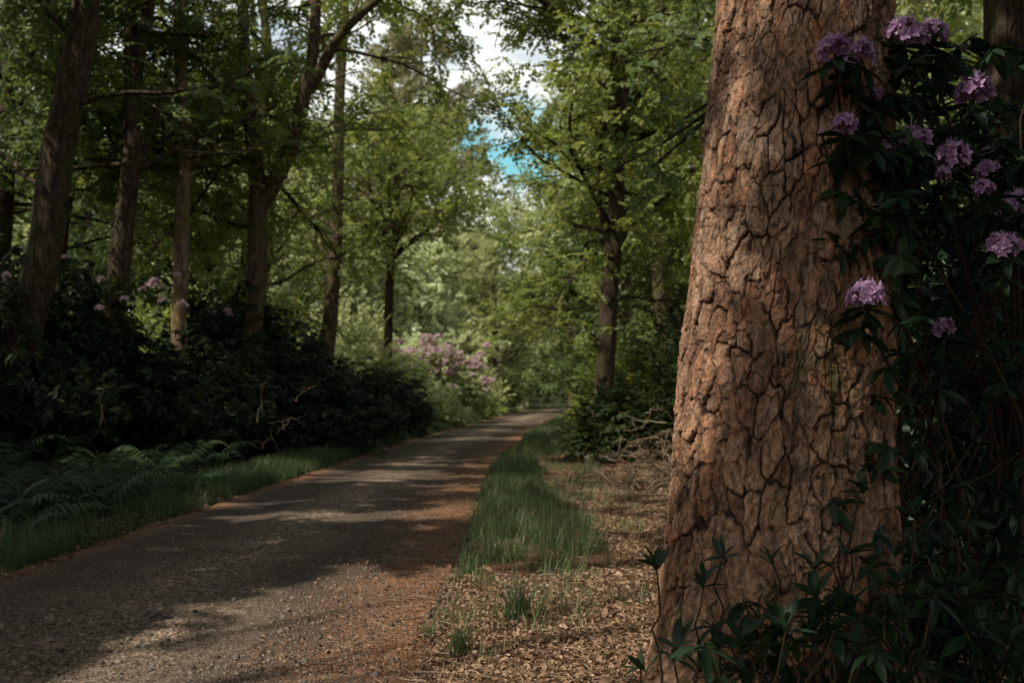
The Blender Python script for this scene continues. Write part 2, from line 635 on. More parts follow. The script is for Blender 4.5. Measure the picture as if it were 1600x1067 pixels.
def axis(a, b, fine, far):
    near = np.arange(a, b, fine)
    g = [b]
    s = fine
    while g[-1] < far:
        s *= 1.13
        g.append(g[-1] + s)
    h = [a]
    s = fine
    while h[-1] > -far:
        s *= 1.13
        h.append(h[-1] - s)
    return np.r_[h[::-1], near[1:], g]


gx = axis(-6, 4, .06, 500)
gy = axis(2.5, 16, .07, 500)
X, Y = np.meshgrid(gx, gy)
Z = gz(X, Y)
V = np.stack([X, Y, Z], -1)
nr, nc = X.shape
I = np.arange(nr * nc).reshape(nr, nc)
F = np.stack([I[:-1, :-1], I[:-1, 1:], I[1:, 1:], I[1:, :-1]], -1)
G = Geo()
side = np.where(X < xl(Y), 0.0, 1.0)
G.add(V, F, side)

m, nt, out = new_mat('forest_floor')
tc = N(nt, 'ShaderNodeTexCoord')
a = N(nt, 'ShaderNodeAttribute', attribute_name='tint')
n1 = N(nt, 'ShaderNodeTexNoise', Scale=38.0, Detail=6.0, Roughness=0.7)
n2 = N(nt, 'ShaderNodeTexNoise', Scale=1.3, Detail=5.0, Roughness=0.6)
v1 = N(nt, 'ShaderNodeTexVoronoi', Scale=30.0)
for q in (n1, n2, v1):
    nt.links.new(tc.outputs['Object'], q.inputs['Vector'])
c1 = ramp(nt, n1.outputs[0], [(.25, (.06, .030, .018)), (.5, (.16, .085, .048)), (.75, (.29, .175, .11))])
c2 = ramp(nt, n1.outputs[0], [(.25, (.018, .02, .010)), (.5, (.045, .05, .022)), (.75, (.10, .08, .045))])
vb = ramp(nt, v1.outputs['Color'], [(0, (.6, .6, .6)), (1, (1.25, 1.2, 1.15))])
c1 = mixc(nt, .8, c1, vb, 'MULTIPLY')
fm = ramp(nt, n2.outputs[0], [(.42, (0, 0, 0)), (.62, (.65, .65, .65))])
c1 = mixc(nt, fm, c1, (.09, .10, .035))
colr = mixc(nt, a.outputs['Fac'], c2, c1)
p = N(nt, 'ShaderNodeBsdfPrincipled', Roughness=0.95)
p.inputs['Specular IOR Level'].default_value = .1
nt.links.new(colr, p.inputs['Base Color'])
b = N(nt, 'ShaderNodeBump', Strength=1.0, Distance=.03)
nt.links.new(n1.outputs[0], b.inputs['Height'])
nt.links.new(b.outputs[0], p.inputs['Normal'])
nt.links.new(p.outputs[0], out.inputs[0])
M['floor'] = m
setting(link('ground', G.mesh('ground', M['floor'], smooth=True)))

# road sheet: fine near the camera, real small-scale relief
ys = np.r_[np.arange(-12, 3, .25), np.arange(3, 9, .022), np.arange(9, 18, .06), np.arange(18, 74, .4), np.arange(74, 104, 1.0)]
us = np.linspace(0, 1, 190)
yy, uu = np.meshgrid(ys, us, indexing='ij')
wl = xl(yy) + .16 * (fbm(yy * 1.7, uu * 0 + 1.0, 2) - .5)
wr = xr(yy) + .28 * (fbm(yy * 1.5, uu * 0 + 7.0, 5) - .5) + .06
xx = wl + (wr - wl) * uu
# wheel tracks are smooth, the crown and edges are loose gravel
gravel = np.clip(np.exp(-((uu - .47) / .13) ** 2) + sstep(.80, .93, uu) + .6 * (1 - sstep(.02, .1, uu)) + .30 * sstep(7.0, 5.0, yy), 0, 1)
gravel = np.clip(gravel * (.5 + 1.0 * fbm(xx * 2, yy * 1.2, 12)), 0, 1)
zz = .012 + .02 * np.sin(PI * uu) - .02 * (np.exp(-((uu - .22) / .1) ** 2) + np.exp(-((uu - .72) / .1) ** 2)) * .6
zz = zz + gravel * .012 * (fbm(xx * 24, yy * 24, 6, 3) - .5) + .006 * (fbm(xx * 3, yy * 3, 7) - .5)
f1, f2, idv, _, _ = worley(xx * 26, yy * 26, 4)
zz = zz + gravel * .010 * idv * sstep(0, .3, f2 - f1)
nr, nc = xx.shape
I = np.arange(nr * nc).reshape(nr, nc)
F = np.stack([I[:-1, :-1], I[:-1, 1:], I[1:, 1:], I[1:, :-1]], -1)
G = Geo()
G.add(np.stack([xx, yy, zz], -1), F, gravel)
sand = np.clip(sstep(.70, .94, uu + .16 * (fbm(xx * 3, yy * 2, 31) - .5)) + (1 - sstep(.02, .12, uu)) * .9, 0, 1)
road_mesh = None
m, nt, out = new_mat('gravel_road')
tc = N(nt, 'ShaderNodeTexCoord')
a = N(nt, 'ShaderNodeAttribute', attribute_name='tint')
s_ = N(nt, 'ShaderNodeAttribute', attribute_name='barkcol')
sep = N(nt, 'ShaderNodeSeparateColor')
nt.links.new(s_.outputs['Color'], sep.inputs[0])
n1 = N(nt, 'ShaderNodeTexNoise', Scale=70.0, Detail=5.0, Roughness=0.75)
n2 = N(nt, 'ShaderNodeTexNoise', Scale=2.5, Detail=5.0)
v1 = N(nt, 'ShaderNodeTexVoronoi', Scale=55.0)
v2 = N(nt, 'ShaderNodeTexVoronoi', Scale=130.0)
for q in (n1, n2, v1, v2):
    nt.links.new(tc.outputs['Object'], q.inputs['Vector'])
tar = ramp(nt, n1.outputs[0], [(.3, (.046, .034, .026)), (.7, (.14, .103, .076))])
grv = ramp(nt, v1.outputs['Color'], [(.1, (.050, .036, .027)), (.5, (.195, .143, .102)), (.95, (.44, .35, .265))])
g2 = ramp(nt, v2.outputs['Color'], [(0, (.6, .58, .55)), (1, (1.3, 1.25, 1.2))])
grv = mixc(nt, .8, grv, g2, 'MULTIPLY')
snd = ramp(nt, n1.outputs[0], [(.3, (.095, .045, .024)), (.55, (.24, .125, .066)), (.75, (.42, .27, .17))])
snd = mixc(nt, .5, snd, g2, 'MULTIPLY')
col = mixc(nt, a.outputs['Fac'], tar, grv)
col = mixc(nt, sep.outputs[0], col, snd)
big = ramp(nt, n2.outputs[0], [(.3, (.7, .7, .72)), (.7, (1.15, 1.12, 1.08))])
col = mixc(nt, 1.0, col, big, 'MULTIPLY')
p = N(nt, 'ShaderNodeBsdfPrincipled', Roughness=0.9)
p.inputs['Specular IOR Level'].default_value = .2
nt.links.new(col, p.inputs['Base Color'])
b = N(nt, 'ShaderNodeBump', Strength=.8, Distance=.012)
ad = N(nt, 'ShaderNodeMath', operation='ADD')
nt.links.new(n1.outputs[0], ad.inputs[0])
nt.links.new(v1.outputs['Distance'], ad.inputs[1])
nt.links.new(ad.outputs[0], b.inputs['Height'])
nt.links.new(b.outputs[0], p.inputs['Normal'])
nt.links.new(p.outputs[0], out.inputs[0])
M['road'] = m
sd = np.repeat(sand.reshape(-1, 1), 3, 1)
setting(link('road', G.mesh('road', M['road'], smooth=True, rgb=sd)))

# loose stones
def stones(n, ylo, yhi, ulo, uhi, smin, smax, keep):
    u = rng.uniform(ulo, uhi, n)
    y = ylo + (yhi - ylo) * rng.random(n) ** 1.5
    x = xl(y) + (xr(y) - xl(y)) * u
    g = np.clip(np.exp(-((u - .47) / .15) ** 2) + sstep(.7, .95, u) * .8 + .6 * sstep(8, 5.2, y) + .15, 0, 1)
    s = rng.random(n) < g * keep * (.3 + 1.2 * fbm(x * 1.5, y * 1.5, 17))
    x, y, u = x[s], y[s], u[s]
    n = len(x)
    z = .012 + .02 * np.sin(PI * np.clip(u, 0, 1)) - .012 * (np.exp(-((u - .22) / .1) ** 2) + np.exp(-((u - .72) / .1) ** 2))
    size = smin + (smax - smin) * rng.random(n) ** 4
    return x, y, z, size


def pebble(seed):
    r = np.random.default_rng(seed)
    v = np.array([[-1, -1, -1], [1, -1, -1], [1, 1, -1], [-1, 1, -1], [-1, -1, 1], [1, -1, 1], [1, 1, 1], [-1, 1, 1]], float)
    v = v * r.uniform(.45, 1, (8, 3)) * np.array([.6, .5, .38])
    v[4:, :2] *= .7
    return v, np.array([[0, 3, 2, 1], [4, 5, 6, 7], [0, 1, 5, 4], [1, 2, 6, 5], [2, 3, 7, 6], [3, 0, 4, 7]]), np.full(8, r.random())


PEB = [pebble(s) for s in range(8)]
G = Geo()
for args in ((60000, 4.0, 9, -.02, 1.06, .004, .018, .9), (2600, 4.2, 9, .05, 1.02, .010, .040, .9), (6000, 8, 16, 0, 1.05, .006, .022, .6)):
    x, y, z, size = stones(*args)
    d = np.stack([rng.normal(size=len(x)), rng.normal(size=len(x)), rng.normal(0, .15, len(x))], 1)
    stamp(G, PEB, np.stack([x, y, z + size * .12], 1), frames(d, None, rng.normal(0, .3, len(x))), size, None, .7)
setting(link('gravel', G.mesh('gravel', M['stone'])), 'stuff')

# ------------------------------------------------------------------ polygons on the ground
from mathutils.geometry import intersect_point_tri_2d  # noqa (kept light: point tests below are numpy)


def inpoly(x, y, poly):
    poly = np.asarray(poly)[:, :2]
    c = np.zeros(x.shape, bool)
    j = len(poly) - 1
    for i in range(len(poly)):
        xi, yi = poly[i]
        xj, yj = poly[j]
        t = ((yi > y) != (yj > y)) & (x < (xj - xi) * (y - yi) / (yj - yi + 1e-12) + xi)
        c ^= t
        j = i
    return c


def gpoly(pts):
    return np.array([on_ground(*p)[:2] for p in pts])


# ------------------------------------------------------------------ grass
def blades(n, x, y, hmin, hmax, wid, lean=.35, tint=None):
    n = len(x)
    h = hmin + (np.maximum(hmax, hmin) - hmin) * rng.random(n)
    az = rng.uniform(0, 2 * PI, n)
    ln = np.abs(rng.normal(0, lean, n)) * h
    dx, dy = np.cos(az), np.sin(az)
    z0 = gz(x, y) - .01
    sx, sy = -np.sin(az + rng.normal(0, .6, n)), np.cos(az)
    V = np.zeros((n, 4, 2, 3))
    for k, (t, ww) in enumerate(((0, .8), (.4, 1.0), (.75, .65), (1.0, .08))):
        cx = x + dx * ln * t ** 2
        cy_ = y + dy * ln * t ** 2
        cz = z0 + h * t * (1 - .15 * t * (ln / h))
        for s in (0, 1):
            q = (s - .5) * wid * ww
            V[:, k, s] = np.stack([cx + sx * q, cy_ + sy * q, cz], 1)
    f = np.array([[0, 1, 3, 2], [2, 3, 5, 4], [4, 5, 7, 6]])
    F = f[None] + (np.arange(n) * 8)[:, None, None]
    t = rng.random(n) * .8 if tint is None else tint
    return V.reshape(-1, 3), F, np.repeat(t, 8)


def scatter_poly(poly, n):
    lo, hi = poly.min(0), poly.max(0)
    x, y = rng.uniform(lo[0], hi[0], n), rng.uniform(lo[1], hi[1], n)
    s = inpoly(x, y, poly)
    return x[s], y[s]


G = Geo()
patch = gpoly([(712, 905), (733, 830), (765, 735), (785, 712), (812, 706), (838, 730), (850, 775), (885, 800), (930, 850), (962, 880), (958, 900), (905, 905), (860, 918), (780, 915)])
x, y = scatter_poly(patch, 60000)
pc = patch.mean(0)
ins = np.mean([inpoly(x + a_ * .16, y + b_ * .35, patch) for a_, b_ in ((1, 0), (-1, 0), (0, 1), (0, -1))], 0)
k = rng.random(len(x)) < np.clip((fbm(x * 4.5, y * 3.5, 21) - .38) * 3.2, 0, 1) * (.07 + .93 * ins ** 2) * (.55 + .45 * sstep(6.6, 8.0, y))
x, y = x[k], y[k]
ins = ins[k]
hgt = .9 + .0 * x
v, f, t = blades(len(x), x, y, .07, (.10 + .26 * fbm(x * 3, y * 2, 28)) * (.6 + .5 * ins), .005, .5, np.clip(rng.normal(.42, .24, len(x)) + .3 * sstep(7.6, 6.4, y) + .5 * (fbm(x * 5, y * 4, 29) - .5) + .35 * (rng.random(len(x)) < .08), 0, 1))
G.add(v, f, t)
# thin scattered blades around the patch and on the litter
edge = gpoly([(640, 1067), (690, 930), (720, 820), (770, 720), (900, 700), (1000, 800), (1020, 960), (900, 1000), (760, 1067)])
x, y = scatter_poly(edge, 26000)
k = (fbm(x * 3.1, y * 3.1, 23) > .53)
v, f, t = blades(k.sum(), x[k], y[k], .04, .16, .004, .6, np.clip(rng.normal(.75, .22, k.sum()), 0, 1))
G.add(v, f, t)
# strip beyond the patch
far = gpoly([(812, 705), (826, 680), (862, 662), (905, 641), (935, 642), (925, 668), (915, 695), (880, 712)])
x, y = scatter_poly(far, 60000)
v, f, t = blades(len(x), x, y, .12, .32, .012, .4, np.clip(rng.normal(.55, .2, len(x)), 0, .9))
G.add(v, f, t)
setting(link('verge_grass', G.mesh('verge_grass', M['grass'])), 'stuff')
# left verge
G = Geo()
n = 70000
y = 3.2 + 60 * rng.random(n) ** 1.9
off = rng.random(n) ** 1.3 * (.5 + .028 * y)
x = xl(y) - .02 - off
k = rng.random(n) < np.clip(.25 + 1.4 * fbm(x * 1.2, y * .8, 25) - .75 * (y < 11), 0, 1)
x, y, off = x[k], y[k], off[k]
v, f, t = blades(len(x), x, y, .06, .24, .007, .5, np.clip(rng.normal(.22, .2, len(x)) + .008 * y, 0, .95))
G.add(v, f, t)
setting(link('left_verge_grass', G.mesh('left_verge_grass', M['grass'])), 'stuff')


def tuft(px, py, n, h, spread, label, tint):
    p = on_ground(px, py)
    x = p[0] + rng.normal(0, spread, n)
    y = p[1] + rng.normal(0, spread, n)
    v, f, t = blades(n, x, y, h * .45, h, .0055, .38, np.clip(rng.normal(tint, .16, n), 0, .9))
    g = Geo()
    g.add(v, f, t)
    o = link('grass_tuft', g.mesh('grass_tuft', M['grass'], p), None, tuple(p))
    return tag(o, label, 'grass tuft')


tuft(812, 985, 95, .25, .035, 'upright blue green grass tuft standing alone on the brown leaf litter', .35)
tuft(716, 1040, 90, .19, .022, 'thin grass tuft at the bottom edge of the photo beside the road', .6)
tuft(668, 1000, 45, .12, .02, 'small sparse grass tuft on the orange road edge', .6)
tuft(735, 905, 90, .22, .05, 'broad leafy grass tuft at the front left corner of the grass patch', .5)

# ------------------------------------------------------------------ leaf litter
def litter_leaf(seed):
    r = np.random.default_rng(seed)
    v, f = lance_leaf(.050, .030, r.uniform(-1.2, 2.2), 4)
    v[:, 2] += r.normal(0, .003, len(v))
    return v, f, np.full(len(v), r.random())


LIT = [litter_leaf(s) for s in range(8)]
G = Geo()
n = 120000
y = 3.6 + 14 * rng.random(n) ** 1.7
x = xr(y) - .12 + rng.random(n) ** 1.15 * (2.0 + .12 * y)
inp = inpoly(x, y, patch)
k = (~inp) & (rng.random(n) < np.clip((x - xr(y) + .25) * 1.6, .05, 1)) & (rng.random(n) < .25 + 1.3 * fbm(x * 2, y * 2, 33))
x, y = x[k], y[k]
n = len(x)
d = np.stack([rng.normal(size=n), rng.normal(size=n), rng.normal(.05, .22, n)], 1)
stamp(G, LIT, np.stack([x, y, gz(x, y) + .006 + rng.random(n) * .012], 1), frames(d, None, rng.normal(0, .8, n)), rng.uniform(.14, .62, n), np.clip(rng.beta(2.2, 1.8, n), 0, 1), .7)
n = 5000
y = 5.5 + 20 * rng.random(n) ** 1.5
x = xl(y) + .12 - rng.random(n) * 1.5
d = np.stack([rng.normal(size=n), rng.normal(size=n), rng.normal(.05, .2, n)], 1)
stamp(G, LIT, np.stack([x, y, np.maximum(gz(x, y), .02) + .006], 1), frames(d, None, rng.normal(0, .5, n)), rng.uniform(.5, 1.1, n), rng.random(n) * .7, .7)
n = 700
y = 3.8 + 9 * rng.random(n) ** 1.5
x = xr(y) - .1 + rng.random(n) * 2.4
d = np.stack([rng.normal(size=n), rng.normal(size=n), rng.normal(.1, .3, n)], 1)
stamp(G, LIT, np.stack([x, y, gz(x, y) + .014], 1), frames(d, None, rng.normal(0, .9, n)), rng.uniform(.8, 1.25, n), np.clip(rng.beta(1.6, 1.6, n), 0, 1), .85)
n = 9000
y = 4.2 + 14 * rng.random(n) ** 1.4
uu_ = np.where(rng.random(n) < .7, 1.03 - .3 * rng.random(n) ** 1.6, rng.random(n))
x = xl(y) + (xr(y) - xl(y)) * uu_
d = np.stack([rng.normal(size=n), rng.normal(size=n), rng.normal(0, .15, n)], 1)
stamp(G, LIT, np.stack([x, y, .036 + 0 * x], 1), frames(d, None, rng.normal(0, .5, n)), rng.uniform(.12, .5, n), rng.random(n) * .75, .7)
setting(link('leaf_litter', G.mesh('leaf_litter', M['litter'])), 'stuff')

# fallen twigs and needles on the litter
G = Geo()
n = 1400
y = 3.9 + 9 * rng.random(n) ** 1.5
x = xr(y) - .35 + rng.random(n) * 2.6
az = rng.uniform(0, 2 * PI, n)
L_ = rng.uniform(.03, .16, n) * (1 + 1.2 * (rng.random(n) < .06))
tt = np.linspace(-.5, .5, 4)
P_ = np.stack([x[:, None] + np.cos(az)[:, None] * L_[:, None] * tt, y[:, None] + np.sin(az)[:, None] * L_[:, None] * tt, (np.maximum(gz(x, y), .03) + .016)[:, None] + rng.normal(0, .004, (n, 4))], 2)
P_[:, 1:3, :2] += rng.normal(0, .005, (n, 2, 2))
r_ = rng.uniform(.001, .0028, n)
for grp in range(5):
    k = np.arange(n) % 5 == grp
    tubes(G, P_[k], r_[k][:, None] * np.array([1, 1, .9, .6]), 4, grp / 4)
setting(link('twig_litter', G.mesh('twig_litter', M['dead_twig'])), 'stuff')

# ------------------------------------------------------------------ the big pine in front
TD = 4.0
prof = np.array([(0, 1113, 1397), (250, 1090, 1397), (500, 1063, 1397), (750, 1043, 1397), (900, 1029, 1399), (1000, 1019, 1403), (1090, 1006, 1412)], float)
zc, cxs, rs = [], [], []
for py, l, r in prof:
    p = at((l + r) / 2, py, TD)
    zc.append(p[2])
    cxs.append(p[0])
    rs.append((r - l) / 2 / FPX * TD / 1.006)
zc, cxs, rs = np.array(zc[::-1]), np.array(cxs[::-1]), np.array(rs[::-1])
zc = np.r_[-.25, zc, 6, 10, 16, 20]
cxs = np.r_[cxs[0] - .01, cxs, cxs[-1] + .08, cxs[-1] + .2, cxs[-1] + .3, cxs[-1] + .3]
rs = np.r_[rs[0] + .07, rs, .30, .24, .15, .05]
PINE_BASE = np.array([cxs[1], TD, 0])
zs = np.r_[np.arange(-.25, 3.0, .0033), np.arange(3.0, 5, .03), np.arange(5, 20.01, .15)]
ncol = 960
fr_ = (np.arange(ncol) + .5) / ncol
# finer spacing on the side towards the road
th = -PI / 2 + (fr_ - .5) * 2 * PI
th = th - .35 * np.sin((fr_ - .5) * 2 * PI)
ZZ, TT = np.meshgrid(zs, th, indexing='ij')
R = np.interp(ZZ, zc, rs)
u = TT * .40
v = ZZ
wu = u + .045 * (fbm(u * 7, v * 4, 1) - .5) * 2 + .016 * (fbm(u * 30, v * 18, 2) - .5) * 2
wv = v + .13 * (fbm(u * 5, v * 3, 3) - .5) * 2 + .030 * (fbm(u * 28, v * 24, 4) - .5) * 2
f1, f2, ida, dx, dy = worley(wu / .070, wv / .15, 5, 1.0)
e1 = f2 - f1
g1, g2_, idb, bx, by = worley(wu / .032 + 3.3 + .35 * dx, wv / .080 + .3 * ida, 8, 1.0)
e2 = g2_ - g1
h1, h2, idc, _, _ = worley(wu / .014, wv / .022, 14, 1.0)
e3 = h2 - h1
cm_ = sstep(.34, .62, fbm(u * 9, v * 6, 41))
furrow = (1 - sstep(0, .22, e1)) * (.36 + .64 * cm_)          # broad sunken seams between plates
core = (1 - sstep(0, .085, e1)) * sstep(.25, .75, cm_)         # black bottom of the seam
seam2 = (1 - sstep(0, .16, e2)) * sstep(.34, .54, fbm(u * 15, v * 10, 42))
ridge = fbm(u * 46, v * 15, 44, 3)
fine = fbm(u * 120, v * 80, 45, 3)
tf_ = fbm(wu * 17, wv * 8, 46, 4) + ida * .5 + idb * .12
stp = (tf_ * 10) % 1
terr = np.floor(tf_ * 10) / 10 + sstep(.80, 1, stp) / 10
H = -.014 * furrow - .013 * core - .006 * seam2
H = H + (ida - .5) * .012 + dy * (.012 * (ida - .1)) + (idb - .5) * .0065 + by * .004
H = H + (terr - .8) * .022 + (idc - .5) * .0035 * (1 - furrow) + (ridge - .5) * .008 + (fine - .5) * .007
# long wandering vertical fissures
fu = np.abs(fbm(u * 10 + 4 + .5 * fbm(v * 3, u * 2, 51), v * 1.7, 47, 4) - .5)
fum = sstep(.42, .6, fbm(u * 6, v * 5, 53))
fis = (1 - sstep(0, .030, fu)) * fum
H = H - .012 * fis
c1 = 1 - furrow
H = H * .66 + (ridge - .5) * .004 + (fine - .5) * .005
flare = .10 * sstep(.50, -.12, ZZ) * (.5 + .5 * np.cos(TT * 5 + 1.0))
RR = R - .018 + H + flare
PX = np.interp(ZZ, zc, cxs) + RR * np.cos(TT)
PY = TD + RR * np.sin(TT)
tan_ = np.array([.385, .245, .160])
grey = np.array([.375, .255, .180])
orange = np.array([.42, .205, .112])
redb = np.array([.27, .140, .088])
darkc = np.array([.026, .018, .013])
mossc = np.array([.06, .075, .02])
lich = np.array([.27, .27, .20])


def lerp(a, b, f):
    return a * (1 - f[..., None]) + b * f[..., None]


C = lerp(tan_ + 0 * H[..., None], grey, sstep(.40, .62, fbm(u * 12, v * 6, 60)))
C = lerp(C, orange, sstep(.60, .82, idb * .5 + .6 * fbm(u * 6, v * 4, 61)) * .85)
C = lerp(C, orange, sstep(2.0, .3, ZZ) * .30)
C = lerp(C, redb, sstep(.50, .25, ida * .5 + .5 * fbm(u * 9, v * 5, 62)) * .75)
C = C * (.78 + .34 * idb)[..., None] * (.84 + .30 * ida)[..., None]
C = C * 1.14 * (.22 + 1.56 * fbm(u * 80, v * 42, 63, 4))[..., None]
C = C * (.80 + .36 * idc)[..., None]
C = C * (.72 + .28 * sstep(.0, .14, stp))[..., None]
C = lerp(C, redb * .42, np.clip(furrow * .72, 0, 1))
C = lerp(C, darkc * 1.3, np.clip(core * .95 + seam2 * .62 + fis * .7, 0, 1))
mz = np.exp(-((u - (math.radians(-88) * .4)) / .16) ** 2 - ((ZZ - 1.15) / .28) ** 2) + .9 * sstep(.75, .1, ZZ)
C = lerp(C, mossc, np.clip(mz * sstep(.5, .68, fbm(u * 16, v * 7, 65)), 0, 1) * .75)
C = lerp(C, lich, sstep(.66, .8, fbm(u * 45, v * 40, 66)) * .30 * (.3 + .7 * sstep(1.1, .2, ZZ)))
ph, pw = ZZ.shape
I = np.arange(ph * pw).reshape(ph, pw)
J = np.roll(I, -1, axis=1)
F = np.stack([I[:-1], J[:-1], J[1:], I[1:]], -1)
G = Geo()
G.add(np.stack([PX, PY, ZZ], -1), F, c1.ravel())
m, nt, out = new_mat('pine_bark')
a = N(nt, 'ShaderNodeAttribute', attribute_name='barkcol')
tc = N(nt, 'ShaderNodeTexCoord')
n1 = N(nt, 'ShaderNodeTexNoise', Scale=160.0, Detail=5.0, Roughness=.7)
nt.links.new(tc.outputs['Object'], n1.inputs['Vector'])
f_ = ramp(nt, n1.outputs[0], [(.3, (.65, .62, .6)), (.7, (1.3, 1.28, 1.25))])
col = mixc(nt, 1.0, a.outputs['Color'], f_, 'MULTIPLY')
p = N(nt, 'ShaderNodeBsdfPrincipled', Roughness=.9)
p.inputs['Specular IOR Level'].default_value = .2
nt.links.new(col, p.inputs['Base Color'])
b = N(nt, 'ShaderNodeBump', Strength=1.0, Distance=.014)
nt.links.new(n1.outputs[0], b.inputs['Height'])
nt.links.new(b.outputs[0], p.inputs['Normal'])
nt.links.new(p.outputs[0], out.inputs[0])
pine = thing('pine_tree', 'huge pine trunk with cracked reddish plated bark beside the road', 'tree', tuple(PINE_BASE))
link('trunk', G.mesh('pine_trunk', m, PINE_BASE, smooth=True, rgb=C.reshape(-1, 3)), pine)
G = Geo()
nb = 260
hh = rng.uniform(13, 21, nb)
az = rng.uniform(0, 2 * PI, nb)
rr = rng.uniform(.3, 3.2, nb)
pos = np.stack([PINE_BASE[0] + .9 + rr * np.cos(az), TD + rr * np.sin(az), hh], 1)
stamp(G, TUFT, pos, frames(np.stack([np.cos(az), np.sin(az), .4 + 0 * az], 1)), rng.uniform(1, 2, nb))
link('crown', G.mesh('pine_crown', M['needle'], PINE_BASE), pine)

# ------------------------------------------------------------------ broadleaf trees
CROWN_TOP = 99.0


def limb(start, d, length, K=7, droop=0.0, wig=.18, up=0.0):
    """vectorised curved boughs: start (n,3), d (n,3), length (n,)"""
    n = len(start)
    P = np.zeros((n, K, 3))
    P[:, 0] = start
    d = norm(d)
    step = (length / (K - 1))[:, None]
    for k in range(1, K):
        d = norm(d + rng.normal(0, wig, (n, 3)) + np.array([0, 0, up - droop]))
        P[:, k] = P[:, k - 1] + d * step
    return P


def grow(base, line, rad, H, zmin, nb, blen, sub, tips, leaves, lm, bm, geoT=None, geoL=None, sides=12, droop=.05, up=.03, elev=(-.1, 1.1), scale=1.0, keep=None, extra=(), lscale=(.8, 1.25), azbias=None, density=1.0):
    """trunk line (k,3) with radii + boughs + twigs + leaf sprays; returns the two Geo"""
    global rng
    rng = np.random.default_rng(int(abs(base[0] * 977 + base[1] * 131 + H * 17 + nb * 7)) + 5)
    geoT = geoT or Geo()
    geoL = geoL or Geo()
    line = np.asarray(line, float)
    rad = np.asarray(rad, float)
    full = np.concatenate([line, rad[:, None]], 1)
    full = resample(full, 28)
    full[:, :2] += (np.stack([fbm(full[:, 2] * .7, 0 * full[:, 2] + base[0], 3), fbm(full[:, 2] * .7, 0 * full[:, 2] + base[1], 9)], 1) - .5) * .16
    tubes(geoT, full[None, :, :3], full[None, :, 3], sides)
    starts = []
    z = full[:, 2]
    hs = zmin + (min(H, CROWN_TOP) - zmin) * rng.random(nb) ** .85
    for lst, rd in extra:
        e = resample(np.concatenate([np.asarray(lst, float), np.asarray(rd, float)[:, None]], 1), 16)
        tubes(geoT, e[None, :, :3], e[None, :, 3], 9)
        k = rng.integers(4, 16, 8)
        starts.append((e[k, :3], e[k, 3]))
    tx = np.interp(hs, z, full[:, 0])
    ty = np.interp(hs, z, full[:, 1])
    tr = np.interp(hs, z, full[:, 3])
    S = np.stack([tx, ty, hs], 1)
    if starts:
        S = np.concatenate([S] + [s[0] for s in starts])
        tr = np.concatenate([tr] + [s[1] for s in starts])
    n = len(S)
    az = rng.uniform(0, 2 * PI, n) if azbias is None else rng.normal(azbias[0], azbias[1], n)
    el = rng.uniform(*elev, n)
    d = np.stack([np.cos(az) * np.cos(el), np.sin(az) * np.cos(el), np.sin(el)], 1)
    frac = np.clip((S[:, 2] - zmin) / max(H - zmin, .1), 0, 1)
    L = blen * rng.uniform(.55, 1.1, n) * (1 - .55 * frac ** 1.5)
    B = limb(S, d, L, 8, droop, .16, up)
    br = np.minimum(tr * .45, .012 + L * .011)
    tubes(geoT, B, br[:, None] * np.linspace(1, .22, 8)[None], 6)
    # secondary
    kk = rng.integers(2, 8, (n, sub))
    ii = np.repeat(np.arange(n), sub)
    st = B[ii, kk.ravel()]
    tan = norm(B[ii, np.minimum(kk.ravel(), 7)] - B[ii, kk.ravel() - 1])
    perp = norm(np.cross(tan, np.array([0, 0, 1.0])))
    sg = rng.choice([-1, 1], len(ii))[:, None]
    d2 = tan * rng.uniform(.3, 1.1, (len(ii), 1)) + perp * sg * rng.uniform(.4, 1.0, (len(ii), 1)) + rng.normal(0, .25, (len(ii), 3))
    L2 = L[ii] * rng.uniform(.22, .5, len(ii))
    S2 = limb(st, d2, L2, 5, droop, .2, up)
    tubes(geoT, S2, (br[ii] * .4)[:, None] * np.linspace(1, .25, 5)[None], 4)
    # leaf sprays along both
    j = np.repeat(np.arange(len(S2)), tips)
    t = rng.uniform(.15, 1, len(j)) * 4
    a0 = np.minimum(t.astype(int), 3)
    fr = (t - a0)[:, None]
    pos = S2[j, a0] * (1 - fr) + S2[j, a0 + 1] * fr
    tn = norm(S2[j, a0 + 1] - S2[j, a0])
    pp = norm(np.cross(tn, np.array([0, 0, 1.0])))
    dd = tn * rng.uniform(.2, 1, (len(j), 1)) + pp * rng.normal(0, .8, (len(j), 1)) + np.stack([0 * t, 0 * t, rng.normal(0, .55, len(j))], 1)
    pos = pos + rng.normal(0, .12 * scale, pos.shape)
    ok = np.ones(len(pos), bool) if keep is None else keep(pos)
    pos, dd = pos[ok], dd[ok]
    upv = np.stack([rng.normal(-.45, .7, len(pos)), rng.normal(-.45, .7, len(pos)), np.ones(len(pos))], 1)
    # lighter and darker clumps by noise
    cl = fbm(pos[:, 0] * .9 + pos[:, 2], pos[:, 1] * .9 + pos[:, 2] * .7, 77)
    tint = np.clip(.1 + .9 * cl + rng.normal(0, .18, len(pos)), 0, 1)
    stamp(geoL, leaves, pos, frames(dd, upv), rng.uniform(*lscale, len(pos)) * scale, tint, .65)
    return geoT, geoL


def plant_tree(name, label, base, geoT, geoL, bm, lm, group=None, cat='tree'):
    t = thing(name, label, cat, tuple(base), group)
    link('trunk', geoT.mesh(name + '_trunk', M[bm], base, smooth=True), t)
    link('crown', geoL.mesh(name + '_crown', M[lm], base), t)
    return t


